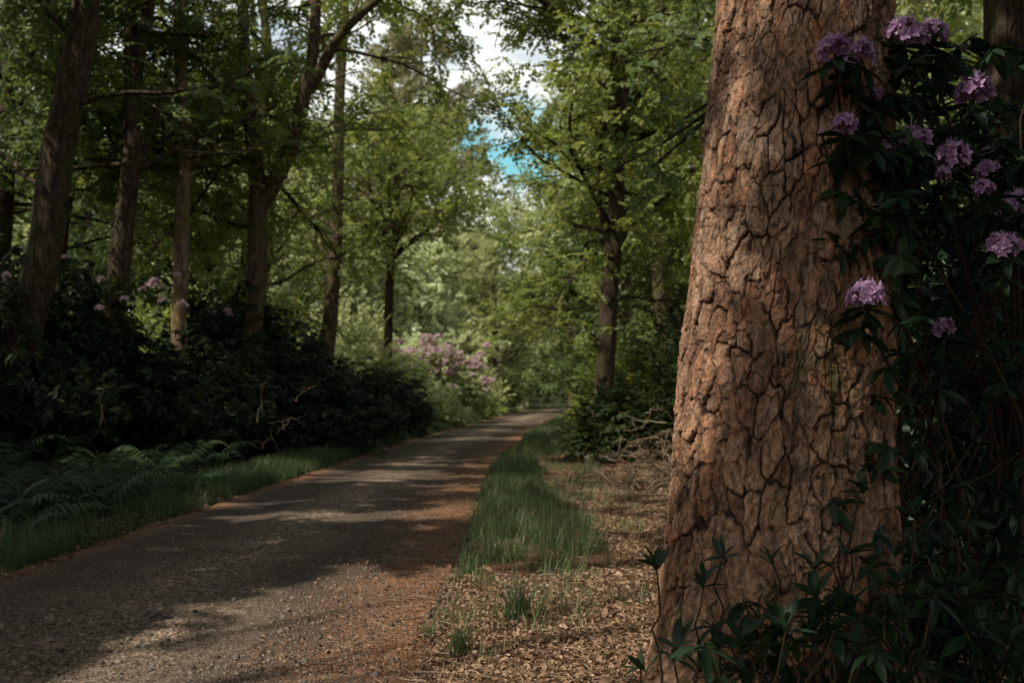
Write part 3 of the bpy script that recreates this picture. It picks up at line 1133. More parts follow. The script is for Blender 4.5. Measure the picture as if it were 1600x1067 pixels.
def pline(pts, y, H, rpx, lean=0.0, top_r=.04):
    """trunk line from surveyed points (px, py) at distance y, carried down to the soil and up to height H"""
    L = [at(px, py, y) for px, py in pts]          # bottom to top
    b = L[0].copy()
    d = (L[1] - L[0]) / max(L[1][2] - L[0][2], 1e-3)
    b = b - d * (b[2] - (-.1))
    g = float(gz(b[0], b[1]))
    b[2] = g - .1
    t = L[-1].copy()
    dt = (L[-1] - L[-2]) / max(L[-1][2] - L[-2][2], 1e-3)
    R = [r / 2 / FPX * y for r in rpx]
    line = [b] + L + [t + dt * (H - t[2]) * .5, t + dt * .6 * (H - t[2])]
    line[-2][2] = (t[2] + H) / 2
    line[-1][2] = H
    rad = [R[0] * 1.15] + R + [R[-1] * .65, top_r]
    return np.array(line), np.array(rad)


def base_of(line):
    return np.array([line[0, 0], line[0, 1], line[0, 2] + .1])


def out_of_gap(pos):
    """keep the strip of sky over the lane open"""
    px, py, w_ = project(pos)
    hole = np.array([(705, -60), (790, -60), (800, 60), (765, 110), (770, 190), (830, 215), (850, 250), (805, 305), (770, 250), (738, 160), (722, 90)])
    hole2 = np.array([(548, 215), (600, 190), (625, 240), (600, 320), (560, 345)])
    r = rng.random(len(pos))
    return ~((inpoly(px, py, hole) & (r < .55)) | (inpoly(px, py, hole2) & (r < .6)))


SIGHT = [   # surveyed stems that stand clear of nearer foliage: points, half width px, distance, share of sprays cleared
    ([(395, 520), (404, 320), (392, 220), (384, 130)], 20, 17.6, .85), ([(408, 315), (432, 280), (455, 235), (466, 180), (482, 130), (494, 0)], 20, 17.4, .88),
    ([(475, 150), (522, 65), (590, 0)], 16, 16.8, .8), ([(282, 480), (286, 300), (287, 140)], 16, 16.7, .85), ([(172, 500), (190, 370), (206, 240), (200, 60)], 18, 15.7, .7),
    ([(32, 520), (66, 400), (92, 230), (125, 60)], 26, 13.7, .75), ([(515, 530), (528, 300), (532, 120)], 13, 24.7, .8), ([(608, 440), (618, 300), (655, 200)], 16, 29.6, .75),
    ([(945, 640), (958, 400), (966, 200), (968, 90)], 17, 17.7, .8)]


def clear_stems(pos):
    px, py, w_ = project(pos)
    ok = np.ones(len(pos), bool)
    r = rng.random(len(pos))
    for pts, hw, y0, share in SIGHT:
        p = np.asarray(pts, float)
        best = np.full(len(pos), 1e9)
        for a_, b_ in zip(p[:-1], p[1:]):
            t = np.clip(((px - a_[0]) * (b_ - a_)[0] + (py - a_[1]) * (b_ - a_)[1]) / ((b_ - a_) ** 2).sum(), 0, 1)
            best = np.minimum(best, np.hypot(px - a_[0] - t * (b_ - a_)[0], py - a_[1] - t * (b_ - a_)[1]))
        ok &= ~((best < hw) & (pos[:, 1] < y0) & (r < share) & (w_ > 1))
    return ok


def light_gap(pos):
    """boughs do not close over the sunny clearing by the pine and the far bend"""
    qx = pos[:, 0] - SUN[0] / SUN[2] * pos[:, 2]
    qy = pos[:, 1] - SUN[1] / SUN[2] * pos[:, 2]
    farlane = (qy > 36) & (qx > xl(qy) - 6) & (qx < xr(qy) + 3) & (pos[:, 2] > 3)
    return out_of_gap(pos) & clear_stems(pos) & ~farlane


# nearest left trees, surveyed one by one
def behind(y0):
    return lambda pos: light_gap(pos) & ((pos[:, 1] > y0 - .35) | (rng.random(len(pos)) < .28))


CROWN_TOP = 8.2
BACK = (PI / 2 + .3, 1.0)
line, rad = pline([(32, 520), (66, 400), (92, 230), (118, 100), (136, 0)], 14, 15, (56, 52, 50, 46, 40))
gt, gl = grow(base_of(line), line, rad, 15, 3.2, 13, 3.6, 7, 10, SPRAY, None, None, keep=behind(14), azbias=BACK)
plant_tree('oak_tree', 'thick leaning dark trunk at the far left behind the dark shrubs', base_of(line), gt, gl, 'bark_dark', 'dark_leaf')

line, rad = pline([(172, 500), (190, 370), (206, 240), (203, 120), (198, 0)], 16, 15, (36, 32, 26, 22, 18))
ex = [([at(206, 150, 16), at(218, 80, 16), at(232, 20, 16), at(240, -60, 16)], [.12, .11, .1, .08])]
gt, gl = grow(base_of(line), line, rad, 15, 3.2, 13, 3.6, 7, 10, SPRAY, None, None, keep=behind(16), extra=ex, azbias=BACK)
plant_tree('oak_tree', 'dark trunk splitting into two upright stems near the photo top', base_of(line), gt, gl, 'bark_dark', 'dark_leaf')

line, rad = pline([(281, 500), (282, 400), (286, 300), (288, 200), (283, 100), (281, 0)], 17, 16, (24, 24, 24, 22, 20, 19))
ex = [([at(288, 245, 17), at(320, 242, 16.8), at(355, 240, 16.5), at(392, 238, 16.2)], [.06, .045, .03, .015]),
      ([at(285, 290, 17), at(262, 280, 17), at(240, 268, 17), at(215, 255, 17)], [.05, .035, .025, .015])]
gt, gl = grow(base_of(line), line, rad, 16, 3.6, 12, 3.2, 7, 10, SPRAY, None, None, keep=behind(17), extra=ex, azbias=BACK)
plant_tree('birch_tree', 'slender pale barked trunk with a sunlit mossy yellow foot', base_of(line), gt, gl, 'bark_pale', 'oak_leaf')

line, rad = pline([(393, 520), (400, 420), (406, 330), (404, 290), (392, 220), (384, 130), (378, 0)], 18, 15, (30, 31, 34, 26, 22, 20, 18))
ex = [([at(408, 320, 18), at(432, 280, 18), at(455, 235, 17.8), at(466, 180, 17.6), at(482, 130, 17.5), at(492, 70, 17.4), at(494, 0, 17.3), at(496, -120, 17.2)], [.17, .155, .14, .13, .12, .10, .09, .07]),
      ([at(475, 150, 17.6), at(505, 105, 17.4), at(522, 65, 17.2), at(550, 35, 17), at(590, 0, 16.8), at(640, -50, 16.5)], [.11, .10, .085, .075, .06, .04])]
gt, gl = grow(base_of(line), line, rad, 15, 3.8, 11, 3.4, 7, 10, SPRAY, None, None, keep=behind(18), extra=ex, azbias=BACK)
plant_tree('oak_tree', 'grey trunk forking low into a wide V with a curving right limb', base_of(line), gt, gl, 'bark_oak', 'oak_leaf')

line, rad = pline([(510, 545), (520, 450), (528, 300), (530, 150), (538, 0)], 25, 17, (26, 22, 18, 17, 15))
gt, gl = grow(base_of(line), line, rad, 17, 4, 13, 3.8, 7, 9, SPRAY_BIG, None, None, keep=behind(25), azbias=BACK)
plant_tree('oak_tree', 'thin straight trunk with an orange lit foot right of the forked tree', base_of(line), gt, gl, 'bark_oak', 'oak_leaf')

# small many-stemmed tree in front of the light gap
line, rad = pline([(606, 520), (608, 440), (614, 380), (620, 320), (618, 240), (606, 170)], 30, 11.5, (14, 14, 13, 10, 8, 6))
ex = [([at(612, 390, 30), at(590, 350, 30), at(578, 300, 30), at(574, 260, 30)], [.11, .09, .06, .04]),
      ([at(614, 380, 30), at(640, 330, 30), at(655, 280, 30), at(662, 230, 30)], [.11, .09, .06, .04]),
      ([at(612, 400, 30), at(650, 370, 29.5), at(690, 345, 29), at(720, 335, 29)], [.07, .05, .04, .03])]
gt, gl = grow(base_of(line), line, rad, 12, 4.0, 22, 3.0, 6, 7, SPRAY_BIG, None, None, keep=light_gap, extra=ex, elev=(.2, 1.0))
plant_tree('young_oak_tree', 'small open tree with several spreading stems against the bright sky', base_of(line), gt, gl, 'bark_dark', 'oak_leaf')

# right of the lane
line, rad = pline([(942, 670), (950, 520), (958, 400), (966, 250), (970, 130), (966, 60)], 18, 15, (31, 29, 27, 25, 25, 18))
ex = [([at(968, 130, 18), at(930, 70, 17.6), at(895, 40, 17.3), at(850, 5, 17), at(800, -40, 16.6)], [.09, .075, .06, .05, .03]),
      ([at(970, 110, 18), at(985, 60, 18), at(990, 0, 18), at(992, -90, 18)], [.14, .11, .1, .08]),
      ([at(970, 120, 18), at(1010, 60, 18), at(1040, 0, 18), at(1070, -70, 18)], [.12, .1, .08, .06]),
      ([at(952, 470, 18), at(985, 462, 17.8), at(1020, 470, 17.5), at(1060, 468, 17.2)], [.04, .03, .02, .012])]
gt, gl = grow(base_of(line), line, rad, 15, 3.3, 32, 4.0, 7, 11, SPRAY, None, None, keep=light_gap, extra=ex)
plant_tree('oak_tree', 'tall leafy oak with a knotted trunk on the right verge of the road', base_of(line), gt, gl, 'bark_dark', 'oak_leaf')

line, rad = pline([(1572, 600), (1572, 300), (1574, 0)], 7.2, 14, (72, 66, 60))
gt, gl = grow(base_of(line), line, rad, 14, 4.2, 20, 3.5, 6, 10, SPRAY, None, None, keep=light_gap)
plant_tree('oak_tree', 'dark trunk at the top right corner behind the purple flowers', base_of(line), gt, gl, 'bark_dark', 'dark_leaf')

line, rad = pline([(4, 330), (10, 200), (14, 80), (12, 0)], 20, 15, (34, 30, 28, 26))
gt, gl = grow(base_of(line), line, rad, 15, 4, 20, 4, 6, 10, SPRAY, None, None, keep=light_gap)
plant_tree('oak_tree', 'shadowy trunk at the left edge behind the leaning trunk', base_of(line), gt, gl, 'bark_dark', 'dark_leaf')

line, rad = pline([(84, 330), (80, 130), (72, 60), (74, 0)], 16.5, 9, (9, 9, 8, 7), top_r=.01)
gt, gl = grow(base_of(line), line, rad, 8.5, 3.4, 12, 1.8, 5, 8, SPRAY, None, None, keep=light_gap)
plant_tree('sapling', 'thin sapling stem beside the leaning dark trunk', base_of(line), gt, gl, 'bark_dark', 'dark_leaf')

line, rad = pline([(893, 640), (893, 600), (892, 560)], 52, 7, (9, 8, 7), top_r=.03)
gt, gl = grow(base_of(line), line, rad, 8, 3.2, 14, 2.2, 5, 6, SPRAY_FAR, None, None, keep=light_gap)
plant_tree('young_tree', 'little pale stemmed tree where the road bends out of sight', base_of(line), gt, gl, 'bark_pale', 'far_haze_leaf')

# more boughs hanging low across the left wood, from trees standing further back
LOW = [
    (-9.5, 21, 'dark', 'leafy dark oak behind the shrubs between the two leftmost trunks'),
    (-6.3, 23, 'oak', 'leafy oak between the pale trunk and the forked trunk, set back'),
    (-11.5, 27, 'dark', 'dark oak standing back among the left trunks'),
    (-7.2, 28, 'far', 'green oak filling the space left of the thin straight trunk'),
    (-8.0, 32, 'far', 'lighter oak glimpsed behind the pale trunk'),
    (3.9, 24, 'oak', 'bushy oak behind the right verge oak, next to the big pine'),
    (3.3, 27, 'low', 'oak with leafy boughs sweeping down to the right edge of the road'),
    (4.6, 31, 'oak', 'dense low branched oak left of the right verge oak'),
    (6.3, 21, 'dark', 'dark leafy oak hidden behind the big pine trunk'),
    (4.6, 13, 'dark', 'dark leafy tree behind the purple flowered shrub'),
    (7.6, 14, 'oak', 'sunlit green tree seen between the purple flowers'),
]
for x, y, kind, lab in LOW:
    z0 = float(gz(x, y))
    H = rng.uniform(11, 15)
    line = np.array([[x, y, z0 - .1], [x + rng.normal(0, .15), y, z0 + 4], [x + rng.normal(0, .4), y + rng.normal(0, .3), H * .65], [x + rng.normal(0, .6), y, H]])
    gt, gl = grow(np.array([x, y, z0]), line, [.2, .16, .12, .03], 9.0 if kind == 'low' else H, (.9 if kind == 'low' else 1.6) if x > 0 else 3.0, 34 if kind == 'low' else 15, 2.7 if kind == 'low' else 3.6, 7, 10, SPRAY_BIG, None, None, keep=light_gap, droop=.06, up=.02)
    plant_tree('oak_tree', lab, np.array([x, y, z0]), gt, gl, 'bark_oak' if kind != 'dark' else 'bark_dark', {'dark': 'dark_leaf', 'low': 'dark_leaf', 'oak': 'oak_leaf', 'far': 'far_haze_leaf'}[kind])

# ------------------------------------------------------------------ distant trees: a few kinds, copied
CROWN_TOP = 99.0
def variant(H, zmin, nb, blen, sub, tips, leaves, r0, elev, sc, dr=.04):
    line = np.array([[0, 0, -.2], [.1, .05, H * .3], [-.1, .1, H * .65], [.05, 0, H]])
    return grow(np.zeros(3), line, [r0, r0 * .8, r0 * .5, .04], H, zmin, nb, blen, sub, tips, leaves, None, None, elev=elev, scale=sc, sides=8, droop=dr)


def meshes(name, g, bm, lm):
    return g[0].mesh(name + '_trunk', M[bm], smooth=True), g[1].mesh(name + '_crown', M[lm])


KIND = {
    'round_a': meshes('round_oak', variant(14, 1.5, 60, 5.0, 7, 7, SPRAY_FAR, .28, (.0, .9), 1.0), 'bark_far', 'far_haze_leaf'),
    'round_b': meshes('broad_oak', variant(12, 1.0, 60, 5.5, 7, 7, SPRAY_FAR, .26, (-.1, .8), 1.0), 'bark_far', 'far_haze_leaf'),
    'pale': meshes('pale_tree', variant(9, .4, 60, 4.2, 7, 7, SPRAY_FAR, .18, (.1, 1.1), .9), 'bark_far', 'pale_haze_leaf'),
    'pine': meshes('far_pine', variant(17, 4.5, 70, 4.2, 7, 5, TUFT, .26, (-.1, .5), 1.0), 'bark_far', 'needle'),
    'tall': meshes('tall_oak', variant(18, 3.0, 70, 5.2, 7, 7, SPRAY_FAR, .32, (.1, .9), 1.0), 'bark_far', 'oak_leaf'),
}
FAR = [
    # px, distance, kind, scale, label
    (655, 60, 'pine', 1.35, 'tan sunlit pine left of the sky gap'),
    (596, 70, 'pine', 1.2, 'second tan pine just left of the tallest one'),
    (545, 50, 'round_a', .8, 'tall oak between the thin trunk and the spreading small tree'),
    (690, 62, 'pale', 1.15, 'pale hazy tree low in the light gap over the road'),
    (650, 50, 'pale', .85, 'pale soft tree below the tan pine'),
    (730, 75, 'pale', 1.4, 'palest tree farthest along the gap under the blue sky'),
    (770, 66, 'round_b', .78, 'round green tree under the blue patch of sky'),
    (772, 52, 'round_b', .85, 'bright oak left of the tunnel of shade at the bend'),
    (912, 44, 'tall', .85, 'tall green oak over the bend right of the blue sky'),
    (985, 58, 'tall', 1.0, 'high oak right of the bend, its top against white sky'),
    (990, 42, 'tall', .95, 'tall oak behind the right verge oak'),
    (1060, 38, 'round_a', 1.1, 'yellow green oak beside the edge of the big pine trunk'),
    (830, 92, 'round_b', 1.0, 'dark round tree closing the end of the road'),
    (880, 84, 'round_a', 1.0, 'low oak directly behind the road bend'),
    (480, 46, 'round_b', .85, 'tall oak behind the right limb of the forked trunk'),
    (430, 52, 'pine', 1.0, 'far pine behind the forked trunk'),
    (350, 45, 'round_a', 1.0, 'round oak between the pale trunk and the forked trunk, far back'),
    (280, 56, 'pine', 1.0, 'far pine above the pale trunk'),
    (210, 48, 'round_a', 1.05, 'oak far behind the splitting dark trunk'),
    (130, 55, 'pine', 1.0, 'far pine left of the splitting dark trunk'),
    (60, 46, 'round_b', 1.1, 'broad oak far behind the leaning trunk'),
    (-40, 44, 'tall', .9, 'tall oak at the far left margin'),
    (520, 70, 'round_a', 1.0, 'distant oak low behind the thin straight trunk'),
    (1180, 36, 'tall', 1.0, 'tall oak mostly hidden by the big pine trunk'),
    (1330, 34, 'tall', 1.0, 'oak behind the uppermost purple flowers'),
    (1430, 30, 'round_a', 1.05, 'round oak behind the middle purple flowers'),
    (1520, 36, 'round_b', 1.2, 'broad oak left of the dark corner trunk'),
    (1640, 32, 'tall', .95, 'tall oak at the right margin behind the corner trunk'),
    (960, 70, 'round_b', 1.1, 'far oak low behind the right verge oak'),
    (1020, 85, 'tall', 1.1, 'farthest tall oak right of the road'),
    (400, 85, 'tall', 1.0, 'farthest tall oak left of the forked trunk'),
    (160, 85, 'tall', 1.0, 'farthest tall oak behind the left trunks'),
    (610, 95, 'tall', .95, 'farthest oak low under the tan pines'),
]
NM = {'pine': 'pine_tree', 'pale': 'pale_tree', 'round_a': 'oak_tree', 'round_b': 'oak_tree', 'tall': 'oak_tree'}
rng = np.random.default_rng(76)
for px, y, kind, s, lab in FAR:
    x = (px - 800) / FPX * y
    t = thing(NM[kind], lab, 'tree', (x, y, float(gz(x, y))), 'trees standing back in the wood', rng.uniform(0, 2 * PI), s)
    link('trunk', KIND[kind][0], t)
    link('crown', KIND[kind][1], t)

# far-off wood that reads as one mass
G = Geo()
n = 30000
a_ = rng.uniform(-1.0, 1.0, n)
dist = rng.uniform(105, 150, n)
x, y = dist * np.sin(a_), dist * np.cos(a_)
pos = np.stack([x, y, 12 * rng.random(n) * (.6 + .7 * fbm(a_ * 30, 0 * a_, 3))], 1)
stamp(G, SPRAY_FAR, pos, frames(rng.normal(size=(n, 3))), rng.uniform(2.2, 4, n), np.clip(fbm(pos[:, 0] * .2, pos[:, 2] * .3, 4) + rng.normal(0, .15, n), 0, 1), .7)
o = link('far_woods', G.mesh('far_woods', M['far_haze_leaf']))
setting(o, 'stuff')

# ------------------------------------------------------------------ unseen canopy added around the camera, its gaps shaped to cast the dapple
def shade(qx, qy):
    """how closed the canopy is, for the sunbeam that would reach the soil at (qx, qy)"""
    d = np.full(qx.shape, .97)
    d = np.where((qy > 12.5) | (qx > 3.5), np.where(fbm(qx * .8, qy * .8, 99) > .5, .01, .10), d)
    d = np.where((qy > 20) | (qx > 3.5), d * .2, d)
    n_ = fbm(qx * .55, qy * 1.6, 101, 3)
    road = (qx > xl(qy) - .5) & (qx < xr(qy) + 1.2) & (qy > 8.5) & (qy < 24)
    d = np.where(road, np.where(n_ > .50, .02, .6), d)
    g = gpoly([(250, 1100), (360, 1010), (420, 970), (540, 935), (630, 905), (690, 870), (760, 905), (960, 895), (1040, 880), (1050, 1100)])
    g = np.vstack([[(-1.6, 2.0)], g, [(1.0, 2.0)]])
    lit = inpoly(qx, qy, g) | inpoly(qx + .5, qy - .1, g) | inpoly(qx - .5, qy - .3, g) | inpoly(qx + .3, qy + .4, g) | inpoly(qx - .3, qy + .3, g)
    d = np.where(lit | ((qx > -1.9) & (qx < 1.3) & (qy > 1.5) & (qy < 5.0)), 0, d)
    g = gpoly([(60, 1100), (230, 980), (330, 955), (400, 985), (420, 1100)])
    d = np.where(inpoly(qx, qy, g), .04, d)
    g = gpoly([(860, 900), (840, 740), (900, 720), (1060, 740), (1060, 905)])
    d = np.where(inpoly(qx, qy, g), np.where(fbm(qx * 2.2, qy * 2.2, 103) > .45, .0, .2), d)
    g = gpoly([(720, 910), (760, 760), (860, 760), (960, 890)])
    d = np.where(inpoly(qx, qy, g), .10, d)

    d = np.where((qx > 1.7) & (qx < 9) & (qy > 3.2) & (qy < 13), .55, d)
    g = gpoly([(890, 790), (905, 690), (1200, 690), (1200, 790)])
    d = np.where(inpoly(qx, qy, g) | inpoly(qx - .5, qy - .35, g), .06, d)
    d = np.where((qx > 2.3) & (qx < 4.4) & (qy > 4.5) & (qy < 6.6), np.where(fbm(qx * 3, qy * 3, 109) > .5, .05, .35), d)
    # beam onto the pine trunk
    s = (qx - 1.07) * math.sin(SAZ) + (qy - 3.6) * math.cos(SAZ)
    c = (qx - 1.07) * math.cos(SAZ) - (qy - 3.6) * math.sin(SAZ)
    trunk = (s > .48) & (s < 3.4) & (c > -1.05) & (c < -.13 + .12 * (fbm(s * 2.5, s * 0, 107) - .5))
    foot = (s > -.25) & (s < .36) & (c > -.50) & (c < .4)
    d = np.where(foot, .95, d)
    dap = fbm(qx * 3.2, qy * 3.2, 105, 3)
    d = np.where(trunk, np.where((dap > .48) | (s < 1.45), 0, .16), d)
    # beam on the far bend
    d = np.where((qy > 37) & (qx > xl(qy) - 8) & (qx < xr(qy) + 4), .02, d)
    return d


rng = np.random.default_rng(71)
n = 115000
qx = rng.uniform(-17, 12, n)
qy = rng.uniform(-3, 36, n)
hh = rng.uniform(6.5, 13.5, n)
k = rng.random(n) < shade(qx, qy) ** 1.0
qx, qy, hh = qx[k], qy[k], hh[k]
pos = np.stack([qx + SUN[0] / SUN[2] * hh, qy + SUN[1] / SUN[2] * hh, hh], 1)
px, py, w_ = project(pos)
vis = (w_ > .3) & (px > -40) & (px < 1640) & (py > -30)
pos = pos[~vis]
m_ = 12000      # unseen sprays added low on the right to block sky light
more = np.stack([rng.uniform(2.4, 12, m_), rng.uniform(-8, 8, m_), rng.uniform(2.2, 9, m_)], 1)
px, py, w_ = project(more)
vis = (w_ > .0) & (px < 1720) & (py > -60)
more = more[~vis & (more[:, 0] > 2.4 + .25 * np.maximum(more[:, 1], 0))]
pos = np.concatenate([pos, more])
SHADE_OAKS = [(-9.5, -1.5), (-14, 6), (-6.0, -9), (-15, 15), (-12.5, -8), (2.5, -9), (-20, 2), (-20, 12), (-11.5, 10.5), (7, -3), (-2.5, -14), (-13, 21), (-17, -4)]
OLAB = ['oak added for shade, just out of view to the left of the camera', 'oak added for shade, out of view left of the bracken', 'oak added for shade, out of view behind the camera on the left', 'oak added for shade, out of view left of the leaning trunk', 'oak added for shade, far out of view behind left', 'oak added for shade, out of view behind the camera on the right', 'outermost oak added for shade, out of view to the left', 'outermost oak added for shade, out of view left of the wood edge', 'oak added for shade, out of view beside the bracken bank', 'oak added for shade, out of view to the right of the camera', 'oak added for shade, farthest behind the camera', 'oak added for shade, out of view behind the leaning trunk', 'oak added for shade, out of view at the left rear corner']
oc = np.array(SHADE_OAKS)
own = ((pos[:, None, :2] - oc[None]) ** 2).sum(-1).argmin(1)
for i, (x, y) in enumerate(SHADE_OAKS):
    p_ = pos[own == i]
    if len(p_) == 0:
        continue
    base = np.array([x, y, float(gz(x, y))])
    gl = Geo()
    d = norm(rng.normal(size=(len(p_), 3)) * np.array([1, 1, .35]))
    p_ = p_ - d * .18
    upv = np.stack([rng.normal(0, .5, len(p_)) - .3, rng.normal(0, .5, len(p_)) - .3, np.ones(len(p_))], 1)
    stamp(gl, SPRAY_CAN, p_, frames(d, upv), rng.uniform(.8, 1.2, len(p_)))
    gt = Geo()
    line = resample(np.array([[x, y, -.1, .26], [x + .2, y - .1, 4, .2], [x, y + .2, 9, .13], [x + .1, y, 13.5, .04]]), 16)
    tubes(gt, line[None, :, :3], line[None, :, 3], 12)
    e = p_[rng.integers(0, len(p_), 40)]
    st = np.stack([np.full(40, x), np.full(40, y), e[:, 2] * rng.uniform(.6, .85, 40)], 1)
    tt = np.linspace(0, 1, 6)[None, :, None]
    B = st[:, None] * (1 - tt) + e[:, None] * tt
    B[:, 1:-1] += rng.normal(0, .12, (40, 4, 3))
    tubes(gt, B, np.linspace(.05, .008, 6)[None].repeat(40, 0), 5)
    plant_tree('oak_tree', OLAB[i], base, gt, gl, 'bark_dark', 'canopy_leaf', 'unseen trees added for shade beside and behind the camera')

# ------------------------------------------------------------------ rhododendron beside the pine
def polyline(a, b, K=8, sag=.0, wig=.03):
    t = np.linspace(0, 1, K)[:, None]
    P = np.asarray(a) * (1 - t) + np.asarray(b) * t
    P[:, 2] += sag * 4 * (t * (1 - t))[:, 0]
    P[1:-1] += rng.normal(0, wig, (K - 2, 3))
    return P


rng = np.random.default_rng(72)
RB = np.array([2.15, 4.9, float(gz(2.15, 4.9))])
bush = thing('rhododendron_bush', 'tall rhododendron with purple flower clusters behind the right side of the pine', 'shrub', tuple(RB))
TR = [  # px, py, size px, distance
    (1304, 76, 62, 3.50), (1345, 82, 52, 3.55), (1412, 56, 74, 3.75), (1455, 55, 62, 3.85), (1522, 142, 66, 4.1),
    (1320, 193, 46, 3.48), (1384, 229, 36, 3.62), (1428, 221, 64, 3.75), (1488, 246, 64, 3.9), (1545, 236, 24, 4.2),
    (1543, 266, 46, 4.0), (1537, 293, 38, 3.8), (1474, 268, 26, 3.7), (1592, 318, 60, 3.9), (1590, 345, 40, 4.0),
    (1567, 383, 62, 3.75), (1352, 462, 64, 3.45), (1475, 510, 38, 4.0), (1366, 143, 26, 3.6), (1584, 262, 24, 4.1), (1284, 203, 14, 3.5)]
stemsG, leafG = Geo(), Geo()
tr_mesh = []
for k, (v, f, t) in enumerate(TRUSS):
    g = Geo()
    g.add(v, f, t)
    tr_mesh.append(g.mesh('flower_cluster', M['petal']))
tipP, tipD = [], []
for i, (px, py, s, y) in enumerate(TR):
    p = at(px, py, y)
    o = link('flower_cluster', tr_mesh[i % 5], bush, tuple(p - RB - np.array([0, 0, .01])), rng.uniform(0, 6))
    sc = s / FPX * y / .155
    o.scale = (sc, sc, sc * rng.uniform(1.0, 1.2))
    o.rotation_euler = (rng.normal(.1, .22), rng.normal(0, .22), rng.uniform(0, 6))
    tipP.append(p - np.array([0, 0, .03]))
    root = RB + np.array([rng.normal(0, .35), rng.normal(0, .25), 0])
    mid = np.array([.45 * p[0] + .55 * root[0] + .1, .5 * p[1] + .5 * root[1] + .15, p[2] * .62])
    L = resample(np.array([[*root, .011], [*(root + [.02, 0, .5]), .010], [*mid, .007], [*(p - [0, -.02, .16]), .006], [*(p - [0, 0, .02]), .005]]), 12)
    tubes(stemsG, L[None, :, :3], L[None, :, 3], 6, rng.random())
tipP = np.array(tipP)
n = len(tipP)
dirs = np.tile([0, 0, 1.0], (n, 1)) + rng.normal(0, .25, (n, 3))
keepw = np.array([s > 20 for _, _, s, _ in TR])
stamp(leafG, WHORL, tipP[keepw], frames(dirs[keepw], rng.normal(size=(keepw.sum(), 3))), rng.uniform(1.0, 1.25, keepw.sum()), None, .5)
stamp(leafG, WHORL, tipP[keepw] - [0, -.02, .07], frames(dirs[keepw], rng.normal(size=(keepw.sum(), 3))), rng.uniform(.9, 1.2, keepw.sum()), None, .5)
# leafy shoots filling the bush
def shoots(n, lo, hi, ylo, yhi, test=None):
    px = rng.uniform(lo[0], hi[0], n)
    py = rng.uniform(lo[1], hi[1], n)
    y = rng.uniform(ylo, yhi, n)
    P = np.stack([at(a_, b_, c_) for a_, b_, c_ in zip(px, py, y)])
    k = P[:, 2] > gz(P[:, 0], P[:, 1]) + .08
    if test is not None:
        k &= test(px, py, y)
    return P[k]


near_pine = lambda px, py, y: (y > 4.05) | (px > 1405 + 40 * np.sin(py * .02))
P1 = shoots(300, (1330, 210), (1700, 1000), 3.9, 5.6, near_pine)
P2 = shoots(45, (1300, 90), (1420, 420), 3.5, 3.75, lambda px, py, y: px + .1 * py > 1345)
P3 = shoots(110, (1385, 60), (1700, 420), 3.9, 4.8)
P5 = shoots(34, (1345, 230), (1430, 930), 3.52, 3.85, lambda px, py, y: px > 1352 + 14 * np.sin(py * .05))
P4 = shoots(620, (1400, 330), (1800, 1060), 4.6, 6.6)
for P, sc in ((P1, 1.0), (P2, .95), (P3, 1.05), (P5, .85), (P4, 1.25)):
    n = len(P)
    d = np.stack([rng.normal(-.1, .5, n), rng.normal(-.25, .5, n), np.ones(n)], 1)
    stamp(leafG, WHORL, P, frames(d, rng.normal(size=(n, 3))), rng.uniform(.8, 1.25, n) * sc, np.clip(rng.beta(2, 2.5, n), 0, 1), .55)
    for p, dd in list(zip(P, d))[::16]:
        root = RB + np.array([rng.normal(0, .5), rng.normal(.1, .35), 0])
        root = root * .35 + np.array([p[0], p[1] + .1, max(p[2] - .5, .0)]) * .65
        L = polyline(root, p, 7, -.05, .025)
        tubes(stemsG, L[None], np.linspace(.007, .0035, 7)[None], 5, rng.random())
link('branch', stemsG.mesh('rhododendron_branch', M['stem'], RB, smooth=True), bush)
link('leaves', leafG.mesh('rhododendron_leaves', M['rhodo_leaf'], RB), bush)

# bare stems leaning about below it
DS = [((1395, 1000), (1470, 720), 3.7), ((1440, 1040), (1443, 640), 3.9), ((1392, 690), (1450, 840), 3.75), ((1500, 860), (1440, 690), 3.9), ((1420, 830), (1520, 690), 3.8), ((1345, 870), (1420, 830), 3.55), ((1560, 760), (1500, 640), 4.1), ((1460, 930), (1540, 700), 4.0), ((1380, 910), (1330, 840), 3.5), ((1520, 1000), (1490, 800), 3.8)]
for i, (a_, b_, y) in enumerate(DS):
    A, B_ = at(*a_, y), at(*b_, y + rng.uniform(-.2, .3))
    A[2] = max(A[2], float(gz(A[0], A[1])))
    c = A.copy()
    g = Geo()
    L = polyline(A, B_, 10, rng.uniform(-.05, .08), .012)
    tubes(g, L[None], np.linspace(.0055, .0022, 10)[None], 6, rng.uniform(.1, .9))
    e = polyline(L[6], L[6] + np.array([rng.normal(0, .12), rng.normal(0, .05), .14]), 6, 0, .006)
    tubes(g, e[None], np.linspace(.004, .0015, 6)[None], 5, rng.uniform(.5, 1))
    o = link('bare_shrub', g.mesh('bare_shrub', M['stem'], c, smooth=True), None, tuple(c))
    tag(o, 'thin bare stem leaning in the dark shrubs right of the pine', 'bare shrub', 'bare stems in the dark shrubs')

